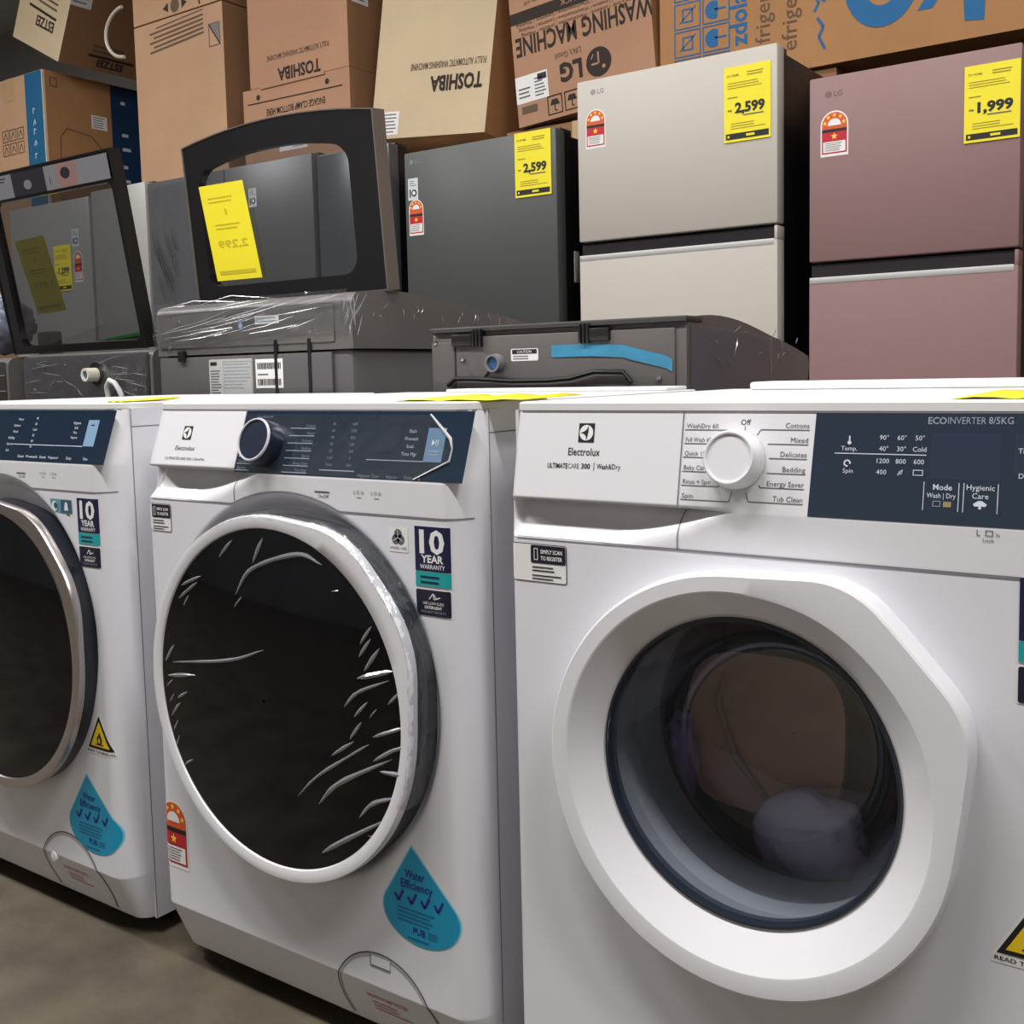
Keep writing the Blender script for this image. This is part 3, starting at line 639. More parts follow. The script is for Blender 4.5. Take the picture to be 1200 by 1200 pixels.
    dr = ring('door', [(.203, 1, .004), (.2065, 1, -.022), (.2055, 1, -.031), (.2045, 1, -.034), (.2025, 1, -.0355), (.1865, .25, -.036), (.1845, .12, -.0355), (.1560, 0, -.012), (.1530, 0, -.010), (.1525, 0, .0)], WPLAS)
    MB().lathe((cx-.002, 0, cz), [(.1535, -.0095), (.1515, -.0125), (.149, -.0125), (.1475, -.009), (.1475, .004), (.153, .006)], 96).build('glass_rim', mat('glass_rim', (34, 40, 52), .2, coat=.5), dr, True)
    MB().lathe((cx-.002, 0, cz), [(.148, -.006), (.146, .004), (.138, .04), (.126, .08), (.112, .105), (.09, .117), (.05, .123), (.002, .125)], 96).build('bowl_glass', clear('bowl_glass', (240, 243, 246), .02, .06, .5, haze=.07, hcol=(165, 172, 190)), dr, True)  # bluish haze mixed into the glass to lighten the dark interior
    MB().lathe((cx, 0, cz), [(.171, .0), (.168, .03), (.158, .034), (.156, .06), (.170, .075), (.160, .095), (.158, .12), (.20, .135), (.23, .138)], 72).build('gasket', RUBBER, t, True)
    MB().lathe((cx, 0, cz-.0), [(.158, .13), (.235, .15), (.235, .47), (.05, .485), (.001, .485)], 72).build('drum', STEEL, t, True)
    b = MB()
    for k in range(3):
        a = R(40+120*k); c, s = math.cos(a), math.sin(a)
        vs = []
        for y in (.17, .46):
            for (da, rr) in ((-.16, .234), (-.05, .19), (.05, .19), (.16, .234)): vs.append((cx+rr*math.cos(a+da), y, cz+rr*math.sin(a+da)))
        b.add(vs, [(0, 1, 5, 4), (1, 2, 6, 5), (2, 3, 7, 6), (0, 3, 2, 1), (4, 5, 6, 7)])
    b.build('drum_paddle', mat('paddle_grey', (170, 172, 178), .4), t)
    return t

w1 = washer_a(-1.341, 'white front load washer with silver-ringed black door and flame warning triangle', True)
w2 = washer_a(-.66, 'white front load washer with film-wrapped white-ringed black door and navy dial', False)
w3 = washer_b(0., 'white washer dryer with white dial and clear see-through bowl door')

# things lying in the drum of the washer dryer
def lumpy(name, c, r, M, sub=4, amp=.15, fs=6., flat=None, parent=None, seed=0):
    bm = bmesh.new(); bmesh.ops.create_icosphere(bm, subdivisions=sub, radius=1)
    for v in bm.verts:
        d = v.co.copy(); k = 1+amp*noise.noise(d*fs*.35+Vector((seed, 0, 0)))+amp*.5*noise.noise(d*fs+Vector((0, seed, 3)))
        v.co = Vector((c[0]+d.x*r[0]*k, c[1]+d.y*r[1]*k, c[2]+d.z*r[2]*k))
    me = bpy.data.meshes.new(name); bm.to_mesh(me); bm.free(); me.materials.append(M); me.polygons.foreach_set('use_smooth', [True]*len(me.polygons))
    return link(bpy.data.objects.new(name, me), parent)
tag(lumpy('manual_bag', (.285, .180, .345), (.070, .030, .066), mat('lilac_plastic_bag', (214, 208, 236), .22, bump=.35, bscale=22), amp=.22, fs=4), 'crumpled lilac plastic bag of papers lying in the clear-door drum', 'plastic bag')
tag(lumpy('packing_pad', (.112, .195, .40), (.018, .030, .066), mat('violet_packing', (178, 150, 214), .4, bump=.4, bscale=30), amp=.25, fs=6, seed=4), 'soft violet packing sheet curled inside the clear-door drum', 'packing')
t = thing('bowl_reflection', 'brown rounded cardboard carton shape built into the clear-door drum', 'reflected', (.20, .235, .445), (R(-6), 0, 0))  # solid shape standing in for a carton reflected in the bowl glass
P = MB(); pts = [(.10*math.copysign(abs(math.cos(a))**.6, math.cos(a)), .095*math.copysign(abs(math.sin(a))**.6, math.sin(a))) for a in [2*math.pi*i/40 for i in range(40)]]
P.add([(x, 0, z) for x, z in pts]+[(x, .012, z) for x, z in pts], [tuple(range(40)), tuple(range(79, 39, -1))]+[(i, 40+i, 40+(i+1) % 40, (i+1) % 40) for i in range(40)])
P.build('board', mat('brown_reflection', (226, 180, 156), .7, nscale=8, namt=.1), t)
MB().tube([(-.05, -.004, .07), (-.055, -.008, .03), (-.03, -.009, -.03), (.02, -.006, -.085)], [.002, .004, .005, .002], 8).build('crease', mat('reflection_streak', (190, 160, 145), .5), t, True)

# yellow tags lying on the washer tops
def flat_tag(x, y, wdt, dep, label):
    vs = []; fs = []; n = 8
    for i in range(n+1):
        for j in (0, 1): vs.append((x+wdt*i/n, y+dep*j, .8518+.0055*abs(math.sin(i*1.1))*(.4+.6*j)))
    for i in range(n): fs.append((2*i, 2*i+2, 2*i+3, 2*i+1))
    o = mk('price_card', vs, fs, YEL, None, True); o.modifiers.new('thick', 'SOLIDIFY').thickness = .0008
    return tag(o, label, 'price tag', 'yellow tags lying on the washer tops')
flat_tag(-.20, .045, .19, .13, 'yellow price card lying on the film-wrapped washer top')
flat_tag(.455, .05, .14, .12, 'yellow price card lying on the washer dryer top')
flat_tag(-.80, .05, .05, .10, 'yellow price card corner on the silver-ringed washer top')
# white packing pieces at the back of the washer tops
def slab(name, a, b, label, bev=.004):
    return tag(MB().box(a, b, bev).build(name, mat('white_foam', (228, 228, 230), .6, nscale=30, namt=.03), None, True), label, 'packing foam', 'white packing pieces on the washer tops')
slab('packing_foam', (.072, .50, .851), (.60, .585, .8625), 'white foam strip on the back edge of the washer dryer top')
slab('packing_foam', (-.50, .52, .851), (-.07, .59, .857), 'thin white foam sheet at the back of film-wrapped washer top', .002)

# ------------------------------------------------------------------ top-load washers, backs to the aisle
GREY = mat('grey_plastic', (98, 94, 92), .32, nscale=4, namt=.05); GREYB = mat('grey_steel', (104, 102, 104), .35, .3)
GREYD = mat('dark_grey_plastic', (58, 56, 56), .35)
def screw(P_, x, y, z, t):
    MB().lathe((x, y, z), [(.0005, -.003), (.004, -.0025), (.005, 0)], 12).build('screw', SILVER, t, True)
def top_loader(x0, x1, y0, y1, label, zt, zf, step, name='top_load_washer', grey=GREY):
    t = thing(name, label, 'washing machine', (x0, y0, 0), group='top load washers seen from the back')
    w_ = x1-x0; d = y1-y0
    MB().box((0.008, .006, .02), (w_-.008, d-.01, step), .012).build('cabinet', GREYB, t, True)
    P = MB()
    for x in (.05, w_-.05):
        for y in (.05, d-.06): P = MB().lathe((x, y, 0), [(0, 0), (.02, 0), (.02, .02), (.012, .022)], 12, axis='z'); P.build('foot', BLKPL, t, True)
    prof = [(0, step), (0, zt-.025), (.004, zt-.010), (.016, zt)]
    for i in range(1, 15):
        u = i/14; y = .016+(d-.016)*u; z = zt+.012*math.sin(math.pi*min(1, u*1.6))*(1-u)+(zf-zt)*(u**2.0); prof.append((y, z))
    prof += [(d+.006, zf-.02), (d, zf-.045), (d-.02, step)]
    MB().extrude_x(prof, 0, w_).build('top_console', grey, t, True)
    return t, w_, d
# C: closed lid machine with blue tape
t, w_, d = top_loader(-.69, -.134, .72, 1.30, 'dark top load washer with blue tape across its back', .972, .905, .80)
MB().box((.06, -.004, .815), (w_-.02, .0, .955), .003).build('back_panel', GREY, t, True)
MB().box((0.0, -.006, .83), (.058, .0, .948), .004).build('corner_panel', GREY, t, True)
MB().box((-.004, -.008, .9635), (w_+.004, .06, .974), .004).build('lid_edge', GREYD, t, True)
for hx in (.055, .36):
    b = MB(); b.box((hx, -.012, .936), (hx+.05, .004, .960), .003)
    for i in range(3): b.box((hx+(.052 if hx < .2 else -.012)+i*.008, -.014, .934), (hx+(.057 if hx < .2 else -.007)+i*.008, .004, .968), .001)
    b.build('hinge', BLKPL, t, True)
wi = MB().lathe((.160, -.004, .902), [(.001, -.006), (.013, -.006), (.013, -.018), (.017, -.018), (.0185, 0)], 24).build('water_inlet', mat('inlet_grey', (120, 120, 124), .4), t, True)
MB().lathe((.160, -.004, .902), [(.001, -.012), (.011, -.012), (.012, -.008)], 24).build('inlet_cap', mat('inlet_blue', (50, 92, 140), .4), wi, True)
MB().lathe((.120, -.004, .899), [(.001, -.005), (.024, -.005), (.026, 0)], 28).build('inlet_boss', GREY, t, True)
P = Print(); P.rrect(.193, .905, .255, .928, .003, PAPER, 1); P.rect(.196, .918, .252, .9265, INK, 2); P.text('CAUTION', .224, .9195, .005, PAPER, 3, 'c'); tiny_lines(P, .198, .907, .25, .916, 2, INKG, 2, .4, 2); P.build('caution_label', t, (0, -.0042, 0))
b = MB(); tp = [(.285, .921), (.37, .921), (.435, .917), (.45, .913), (.52, .896), (.532, .890)]; hw = .011
vs = []; fs = []
for i, (x, z) in enumerate(tp): vs += [(x, -.0055-.001*(i % 2), z-hw), (x, -.0055-.001*((i+1) % 2), z+hw)]
for i in range(len(tp)-1): fs.append((2*i, 2*i+2, 2*i+3, 2*i+1))
mk('blue_tape', vs, fs, mat('blue_tape', (62, 140, 176), .35, nscale=30, namt=.12), t)
pts = [(.045, -.012, .861), (.065, -.014, .874), (.12, -.014, .873), (.2, -.014, .868), (.28, -.014, .868), (.33, -.014, .871), (.38, -.014, .882), (.44, -.013, .880), (.455, -.012, .862)]
MB().tube(pts, .0045, 8).build('power_cord', BLACK, t, True)
for x, z in ((.079, .912), (.046, .861), (.506, .868), (.012, .945)): screw(None, x, -.006, z, t)
b = MB().add([(w_+.001, .02+.02*i, .835+.0) for i in range(2)], []); 
vs = []; fs = []; n = 22; mrows = 6
for i in range(n+1):
    for j in range(mrows+1):
        vs.append((w_+.0025+.003*abs(noise.noise(Vector((i*.5, j*.6, 1)))), .012+.36*i/n, .83+(.128-.02*(i/n)**2)*j/mrows))
for i in range(n):
    for j in range(mrows): a = i*(mrows+1)+j; fs.append((a, a+mrows+1, a+mrows+2, a+1))
mk('side_film', vs, fs, clear('side_film', (232, 232, 240), .2, .05, .3, bump=.2, bscale=12, haze=.22, hcol=(140, 140, 158)), t, True)
cr = MB(); rr = random.Random(5)
for i in range(16):
    y = .10+.42*rr.random(); z = .895+.055*rr.random(); a = rr.uniform(-1.4, 1.2); L = rr.uniform(.012, .04)
    cr.tube([(w_+.004, y, z), (w_+.006, y+L*.5*math.cos(a), z+L*.5*math.sin(a)+.002), (w_+.004, y+L*math.cos(a), z+L*math.sin(a))], [.0003, .0011, .0003], 5)
cr.build('film_crease', FILMC, t, True)
# B: tall machine, wrapped, with its glass lid up
tB, wB, dB = top_loader(-1.48, -.85, .66, 1.287, 'grey top load washer wrapped in clear film with raised glass lid', 1.055, 1.005, .94)
MB().box((.008, -.003, .80), (wB-.06, .004, .935), .003).build('back_panel', GREYB, tB, True)
MB().box((.012, -.003, .955), (wB-.05, .002, 1.035), .004).build('console_back', GREY, tB, True)
for x in (.40, .502): MB().box((x, -.0045, .80), (x+.010, .0, .965), .001).build('cable_slot', BLACK, tB)
MB().box((.085, -.012, .925), (.105, .0, .950), .002).build('lid_hook', BLKPL, tB, True)
P = Print(); P.rrect(.185, .842, .33, .928, .004, mat('label_silver', (176, 176, 174), .5), 1)
P.rect(.19, .914, .212, .922, INK, 2); tiny_lines(P, .19, .85, .225, .905, 9, INKG, 2, .4, 3); tiny_lines(P, .235, .86, .325, .92, 8, INKMID, 2, .3, 4); P.frame(.234, .85, .327, .922, .0006, INKG, 2); P.build('rating_label', tB, (0, -.0034, 0))
P = Print(); P.rect(.34, .862, .426, .925, PAPER, 1); rr = random.Random(2)
for v in (.903, .868):
    x = .346
    while x < .42: q = rr.uniform(.001, .0035); P.rect(x, v, x+q, v+.014, INK, 2); x += q+rr.uniform(.0008, .002)
P.rect(.346, .890, .38, .893, INKG, 2); P.build('barcode_label', tB, (0, -.0036, 0))
P = Print(); P.rect(.345, 1.0, .42, 1.018, PAPER, 1); tiny_lines(P, .35, 1.002, .415, 1.016, 2, INKMID, 2, .3, 4); P.disc(.298, 1.0, .011, mat('blue_dot', (60, 120, 160), .4), 1); P.disc(.298, 1.0, .006, INKL, 2); P.build('console_label', tB, (0, -.0044, 0))
for x, z in ((.045, .958), (.53, .970), (.085, 1.016)): screw(None, x, -.003, z, tB)
vs = []; fs = []; n = 40; mrows = 10
for i in range(n+1):
    for j in range(mrows+1):
        u = i/n; x = -.004+(wB+.0)*u; z = 1.06-.095*j/mrows*(1+.12*math.sin(5*u))
        vs.append((x, -.008-.006*abs(noise.noise(Vector((u*3+j*.9, j*1.3-u*6, 4)))), z))
for i in range(n):
    for j in range(mrows): a = i*(mrows+1)+j; fs.append((a, a+1, a+mrows+2, a+mrows+1))
mk('wrap_film', vs, fs, FILM, tB, True)
cr = MB(); rr = random.Random(11)
for i in range(26):
    u = rr.random()*.52; z = .972+.075*rr.random(); L = rr.uniform(.05, .28); s = rr.uniform(.05, .22)
    if u+L > wB: L = wB-u
    cr.tube([(u, -.0135, z), (u+L*.5, -.015, z+s*L*.35), (u+L, -.0135, min(1.052, z+s*L))], [.0003, rr.uniform(.0006, .0013), .0003], 5)
for i in range(14):
    a = R(rr.uniform(55, 110)); x = wB-.03+.05*rr.random(); z = .96+.06*rr.random(); L = rr.uniform(.02, .06)
    cr.tube([(x, -.008, z), (x+L*.5*math.cos(a)+.004, -.010, z+L*.5*math.sin(a)), (x+L*math.cos(a), -.006, min(1.05, z+L*math.sin(a)))], [.0003, .0014, .0003], 5)
cr.build('film_crease', FILMC, tB, True)
cr = MB()
for i in range(18):
    y = .05+.5*rr.random(); z0 = 1.0+.03*rr.random()-(y/dB)**2*.04; a = rr.uniform(.9, 2.2); L = rr.uniform(.015, .035)
    cr.tube([(wB+.002, y, z0), (wB+.004, y+L*.5*math.cos(a), z0+L*.5*math.sin(a)*.7), (wB+.002, y+L*math.cos(a), z0+L*math.sin(a)*.7)], [.0003, .001, .0003], 5)
cr.build('film_crease', FILMC, tB, True)
LIDG = clear('lid_glass', (196, 198, 200), .015, .07, .5); LIDGA = clear('dark_reflection_glass', (150, 152, 154), .015, .07, .5)  # lid A tint darkened to stand in for a dark reflection
LIDF = mat('lid_black', (20, 20, 23), .12, coat=.5)
# lid B: local frame u right, v up along the lid, thickness toward +n
def lid_mesh(t, O, wd, hgt, lean, arch, win, frame_m, edge_m, glass_m, rwin=.035, T2=.045):
    """frame with a rounded window, its rim, and the pane; O = local base-left point"""
    V = Vector((0, -math.sin(lean), math.cos(lean))); U = Vector((1, 0, 0)); N = U.cross(V)   # N points to the aisle
    O = Vector(O)
    def at(u, v, k): return O+U*u+V*v+N*k
    u0, v0, u1, v1, archw = win
    inner = []
    for (cx, cy, a) in ((u1-rwin, v0+rwin, -90), (u1-rwin, v1-rwin, 0), (u0+rwin, v1-rwin, 90), (u0+rwin, v0+rwin, 180)):
        inner += [(cx+rwin*math.cos(R(a+i*15)), cy+rwin*math.sin(R(a+i*15))) for i in range(7)]
        e = inner[-1]; nx_ = {-90: (u1, v1-rwin), 0: (u0+rwin, v1), 90: (u0, v0+rwin), 180: (u1-rwin, v0)}[a]
        inner += [(e[0]+(nx_[0]-e[0])*i/10, e[1]+(nx_[1]-e[1])*i/10) for i in range(1, 10)]
    inner = [(u, v-archw*(abs(2*u-u1-u0)/(u1-u0))**2.2*max(0, (2*v-v0-v1)/(v1-v0))) for u, v in inner]
    top = lambda u: hgt+arch*(1-(2*u/wd-1)**2)
    outer = []
    cu, cv = (u0+u1)/2, (v0+v1)/2
    for (u, v) in inner:
        du, dv = u-cu, v-cv; k = 1e9
        if du > 0: k = min(k, (wd-cu)/du)
        if du < 0: k = min(k, -cu/du)
        if dv < 0: k = min(k, -cv/dv)
        if dv > 0:
            kt = (hgt-cv)/dv
            for _ in range(6): kt = (top(min(wd, max(0, cu+du*min(kt, k))))-cv)/dv
            k = min(k, kt)
        outer.append((cu+du*k, cv+dv*k))
    # snap the ray nearest each corner to it
    for (a, b_) in ((0, 0), (wd, 0), (wd, top(wd)), (0, top(0))):
        i = min(range(len(outer)), key=lambda q: (outer[q][0]-a)**2+(outer[q][1]-b_)**2); outer[i] = (a, b_)
    n = len(inner); T = .022
    vs = [at(u, v, 0) for u, v in outer]+[at(u, v, 0) for u, v in inner]+[at(u, v, -T) for u, v in outer]+[at(u, v, -T) for u, v in inner]
    fs = []
    for i in range(n):
        j = (i+1) % n; fs += [(i, j, n+j, n+i), (2*n+i, 3*n+i, 3*n+j, 2*n+j), (n+i, n+j, 3*n+j, 3*n+i)]
    lf = mk('lid_frame', vs, fs, frame_m, t)
    # outer shell edge, thicker on the right and top
    es = []
    ev = [at(u, v, .003) for u, v in outer]+[at(u, v, -T2) for u, v in outer]+[at(u+(cu-u)*.012, v+(cv-v)*.012, .003) for u, v in outer]+[at(u+(cu-u)*.012, v+(cv-v)*.012, -T2) for u, v in outer]
    for i in range(n):
        j = (i+1) % n; es += [(i, j, n+j, n+i), (2*n+i, i, j, 2*n+j)[::-1], (3*n+i, n+i, n+j, 3*n+j), (2*n+i, 2*n+j, 3*n+j, 3*n+i)]
    mk('lid_edge', ev, es, edge_m, lf)
    mk('lid_glass', [at(u, v, -.010) for u, v in inner], [tuple(range(n))], glass_m, lf)
    return at
EDGEB = mat('lid_edge_bronze', (120, 112, 106), .3, .4)
tl = tB
atB = lid_mesh(tB, (.03, .104, 1.062), .61, .368, R(5), .026, (.045, .040, .528, .332, .028), LIDF, EDGEB, LIDG, .04, .034)
# mirrored price sheet taped to the far side of lid B
def sheet(at, corners, label, price, k=-.0125):
    q = [at(u, v, k) for u, v in corners]
    t = thing('price_sheet', label, 'price tag', (0, 0, 0))
    mk('sheet', q, [(0, 1, 2, 3)], YEL, t).modifiers.new('thick', 'SOLIDIFY').thickness = .0008
    o = q[0]; U = (q[1]-q[0]); V = (q[3]-q[0]); wq, hq = U.length, V.length
    P = Print(.0006); P.text(price, wq*.52, hq*.34, hq*.075, YELM, 1, 'c', wq*.66, .02, mirror=True); P.rect(wq*.1, hq*.06, wq*.9, hq*.10, YELM, 1)
    tiny_lines(P, wq*.2, hq*.52, wq*.8, hq*.6, 2, YELM, 1, .3, 3); P.rect(wq*.48, hq*.68, wq*.52, hq*.74, YELM, 1); tiny_lines(P, wq*.15, hq*.8, wq*.85, hq*.88, 2, YELM, 1, .25, 5)
    P.build('sheet_print', t, o, U, V); return t
offB = tB.location
atBw = lambda u, v, k: atB(u, v, k)+offB
sheet(atBw, [(.076, .053), (.23, .052), (.198, .273), (.046, .274)], 'yellow price sheet reading 2,299 backwards behind the raised bronze-edged lid', '2,299', .0012)
# A: machine at the left, dark lid raised
tA, wA, dA = top_loader(-2.15, -1.585, .72, 1.29, 'dark top load washer with white water inlet and raised black lid', .962, .90, .80)
MB().box((.006, -.004, .81), (wA-.012, .001, .955), .003).build('back_panel', GREYD, tA, True)
MB().lathe((.342, -.004, .905), [(.001, -.006), (.030, -.006), (.033, 0)], 28).build('inlet_boss', BLKPL, tA, True)
wi = MB().lathe((.342, -.008, .902), [(.001, -.030), (.010, -.030), (.011, -.034), (.017, -.034), (.018, -.002)], 24).build('water_inlet', mat('inlet_cream', (212, 206, 190), .45), tA, True)
MB().lathe((.342, -.008, .902), [(.001, -.031), (.0095, -.031)], 20).build('inlet_screen', mat('inlet_teal', (60, 104, 120), .4), wi, True)
MB().tube([(.405, -.02, .846), (.408, -.025, .872), (.425, -.028, .887), (.447, -.028, .880), (.458, -.024, .862), (.462, -.02, .846)], .0065, 8).build('hose_loop', mat('hose_white', (220, 216, 216), .4), tA, True)
vs = []; fs = []; n = 30; mrows = 8
for i in range(n+1):
    for j in range(mrows+1):
        u = i/n; vs.append((.005+(wA-.02)*u, -.007-.006*abs(noise.noise(Vector((u*7, j*.8, 9)))), .835+.12*j/mrows))
for i in range(n):
    for j in range(mrows): a = i*(mrows+1)+j; fs.append((a, a+mrows+1, a+mrows+2, a+1))
mk('wrap_film', vs, fs, FILM, tA, True)
cr = MB(); rr = random.Random(21)
for i in range(22):
    x = .02+.5*rr.random(); z = .85+.09*rr.random(); L = rr.uniform(.02, .12); s = rr.uniform(-.25, .25) if rr.random() < .6 else rr.uniform(-2, 2)
    L = min(L, .06) if abs(s) > 1 else L; x2 = min(wA-.01, x+L)
    cr.tube([(x, -.0135, z), ((x+x2)/2, -.015, min(.95, max(.84, z+s*L*.4))), (x2, -.0135, min(.95, max(.84, z+s*L*.8)))], [.0003, .0011, .0003], 5)
cr.build('film_crease', FILMC, tA, True)
for x, z in ((.05, .866), (.500, .862), (.20, .93)): screw(None, x, -.005, z, tA)
atA = lid_mesh(tA, (-.075, .018, .965), .60, .485, R(9.5), .0, (.045, .022, .580, .408, .0), LIDF, BLKPL, LIDGA, .02, .03)
offA = tA.location
atAw = lambda u, v, k: atA(u, v, k)+offA
sheet(atAw, [(.135, .105), (.27, .11), (.235, .31), (.095, .305)], 'yellow price sheet seen through the black raised lid, printing reversed', '1,899', -.0125)
# picture strip stuck along the top of lid A
GS = mat('strip_grey', (116, 116, 120), .35); GD = mat('strip_dark', (40, 38, 44), .3); GP = mat('strip_photo', (134, 104, 100), .4)
q = [(.055, .415, .17, .475, GS), (.17, .415, .32, .475, GD), (.32, .415, .375, .475, GS), (.375, .415, .46, .475, GP), (.46, .415, .59, .475, GS)]
P = Print()
for (a, b_, c_, d_, M) in q: P.rect(a, b_, c_, d_, M, 1)
P.disc(.24, .44, .018, GS, 2, ry=.012); P.disc(.41, .45, .02, GD, 2, ry=.014); P.text('i', .34, .43, .02, GD, 2); tiny_lines(P, .065, .455, .15, .47, 2, GD, 2, .3, 3)
o = atA(0, 0, .004); P.build('picture_strip', tA, o, (1, 0, 0), atA(0, 1, .004)-o)
tag(MB().tube([(-1.96, .80, .985), (-1.88, .815, .992), (-1.78, .83, 1.004), (-1.70, .84, 1.012)], [.004, .011, .010, .003], 8).build('green_streak', mat('green_streak', (40, 150, 70), .4), None, True), 'green streak behind the darkened lid glass', 'strap')  # tapered green bar forming a streak behind the lid A pane
# D: next machine, only its corner in the picture, under a bluish plastic bag
tD, wD, dD = top_loader(-2.76, -2.20, .70, 1.27, 'dark brown top load washer corner beneath a bluish plastic bag', .955, .90, .80)
MB().box((.006, -.004, .81), (wD-.012, .001, .945), .003).build('back_panel', mat('brown_grey_plastic', (52, 46, 44), .4), tD, True)
for z in (.862, .905): MB().box((.006, -.006, z), (wD-.012, -.003, z+.003)).build('trim_line', mat('trim_grey', (130, 128, 130), .4), tD)
tag(lumpy('plastic_bag', (-2.39, .80, 1.058), (.10, .08, .078), mat('blue_grey_bag', (112, 116, 136), .22, bump=.7, bscale=16), amp=.30, fs=7, seed=2), 'bluish plastic bag heaped on the brown top load washer', 'plastic bag')
tag(MB().box((-2.215, .80, .962), (-2.15, .84, 1.03), .006).build('packing_block', mat('block_grey', (92, 92, 98), .5), None, True), 'small grey packing block beside the bluish plastic bag', 'packing')

# ------------------------------------------------------------------ refrigerators
def fridge(x0, x1, y, h, seam, door_m, label, logo=None, groove=True, side_m=None, name='refrigerator', zb=.05, chrome=True, gap=.006):
    t = thing(name, label, 'refrigerator', (x0, y, 0), group='refrigerators behind the washers'); w_ = x1-x0
    MB().box((.006, .055, .03), (w_-.006, .64, h-.012), .004).build('body', BLACK, t, True)
    for x in (.06, w_-.06):
        for q in (.1, .58): MB().lathe((x, q, 0), [(0, 0), (.02, 0), (.02, .012), (.014, .032)], 12, axis='z').build('foot', BLKPL, t, True)
    MB().box((0, 0, seam), (w_, .05, h), .005).build('upper_door', door_m, t, True)
    top = seam-gap
    if groove:
        b = MB(); b.box((0, 0, zb), (w_, .05, top-.034), .004); b.box((w_-.009, 0, top-.036), (w_, .05, top), .002); ld = b.build('lower_door', door_m, t, True)
        MB().box((.002, .016, top-.036), (w_-.010, .05, top)).build('handle_recess', mat('recess_dark', (46, 42, 46), .25), ld)
        if chrome: MB().box((.002, -.001, top-.049), (w_-.010, .014, top-.0335), .001).build('handle_trim', mat('trim_silver', (196, 196, 194), .45, .35), ld, True)
    else: MB().box((0, 0, zb), (w_, .05, top), .004).build('lower_door', door_m, t, True)
    MB().box((w_-.09, .055, h-.012), (w_-.02, .12, h+.012), .003).build('hinge_cover', BLKPL, t, True)
    if logo:
        P = Print(); u, v, M = logo; P.disc(u, v, .008, M, 1); P.text('LG', u+.014, v-.0065, .013, M, 1, bold=.02); P.build('brand_print', t)
    return t
FW = mat('fridge_beige_white', (188, 181, 172), .5); FP = mat('fridge_pink', (142, 112, 111), .5, spec=.35); FB = mat('fridge_charcoal', (78, 80, 80), .42, .2, spec=.4)
FG = mat('fridge_grey', (98, 98, 100), .3, .3); FS = mat('fridge_silver', (166, 166, 164), .35, .2)
LOGO = mat('logo_grey', (150, 146, 142), .4)
fW = fridge(-1.01, -.40, 1.8, 1.719, 1.26, FW, 'beige white two-door refrigerator between charcoal and pink ones', (.055, 1.683, LOGO))
energy_label('energy_label', fW, .066, .11, (.029, 0, 1.524))
fP = fridge(-.315, .185, 1.8, 1.610, 1.149, FP, 'dusty pink two-door refrigerator beside the beige white one', (.05, 1.565, mat('logo_pink', (120, 96, 96), .4)))
energy_label('energy_label', fP, .071, .112, (.030, 0, 1.411))
fB = fridge(-1.677, -1.085, 1.8, 1.604, .70, FB, 'charcoal steel refrigerator carrying a 2,599 tag beside the beige one', (.032, 1.573, mat('logo_dark', (120, 124, 124), .4)))
def ten_sticker(t, u, v, w_, h):
    P = Print(); P.rect(u, v, u+w_, v+h, mat('ten_grey', (206, 210, 214), .4), 1); tiny_lines(P, u+w_*.15, v+h*.62, u+w_*.85, v+h*.92, 3, INKG, 2, .3, 2); P.text('1', u+w_*.14, v+h*.16, h*.32, INK, 2, 'l', w_*.14, .04)
    P.disc(u+w_*.60, v+h*.32, w_*.27, INK, 2); P.disc(u+w_*.60, v+h*.32, w_*.15, PAPER, 3); P.build('warranty_sticker', t)
ten_sticker(fB, .015, 1.451, .042, .07); energy_label('energy_label', fB, .061, .115, (.016, 0, 1.337))
MB().box((.584, .10, 1.155), (.5895, .125, 1.25), .001).build('side_latch', mat('latch_grey', (176, 174, 172), .5), fB, True)
fG = fridge(-3.02, -2.10, 1.8, 1.665, .72, FG, 'wide grey film-covered refrigerator behind the raised bronze-edged lid', None)
ten_sticker(fG, .59, 1.509, .042, .068)
vs = []; fs = []; n = 20
for i in range(n+1):
    for j in range(13): vs.append((.005+.28*i/n, -.004-.006*abs(noise.noise(Vector((i*.7, j*.35, 5)))), 1.12+.53*j/12))
for i in range(n):
    for j in range(12): a = i*13+j; fs.append((a, a+13, a+14, a+1))
mk('front_film', vs, fs, FILM, fG, True)
cr = MB(); rr = random.Random(31)
for i in range(9):
    u = .03+.12*rr.random(); v = 1.5-.25*rr.random(); L = rr.uniform(.1, .22)
    cr.tube([(u, -.011, v), (u+L*.12, -.012, v-L*.5), (u+L*.35, -.011, v-L)], [.0006, .0035, .0006], 5)
cr.build('film_crease', BLACK, fG, True)
MB().box((.459, -.001, .06), (.462, .02, 1.66)).build('door_gap', BLACK, fG)
fG2 = fridge(-2.076, -1.742, 1.8, 1.65, .72, mat('fridge_smoke', (84, 88, 92), .25, .3), 'narrow smoke grey upright refrigerator beside the charcoal one', None)
fH = fridge(-4.02, -3.42, 1.8, 1.66, .80, FS, 'silver grey refrigerator with a 1,299 tag seen through the black raised lid', None)
ten_sticker(fH, .47, 1.46, .05, .075); energy_label('energy_label', fH, .06, .13, (.478, 0, 1.31))
fH2 = fridge(-3.40, -3.036, 1.8, 1.675, .80, mat('fridge_pale', (158, 158, 154), .35, .1), 'narrow pale grey refrigerator beside the wide film-covered one', None)
price_tag('price_tag', 'yellow 2,599 tag on the beige white refrigerator door', .131, .195, (-.548, 1.7985, 1.482), '2,599')
price_tag('price_tag', 'yellow 2,599 tag on the charcoal refrigerator door', .131, .192, (-1.233, 1.7985, 1.412), '2,599')
price_tag('price_tag', 'yellow 1,999 tag on the dusty pink refrigerator door', .122, .176, (.061, 1.7985, 1.398), '1,999')
price_tag('price_tag', 'yellow 1,299 tag on the silver grey refrigerator door', .125, .195, (-3.687, 1.7985, 1.278), '1,299')
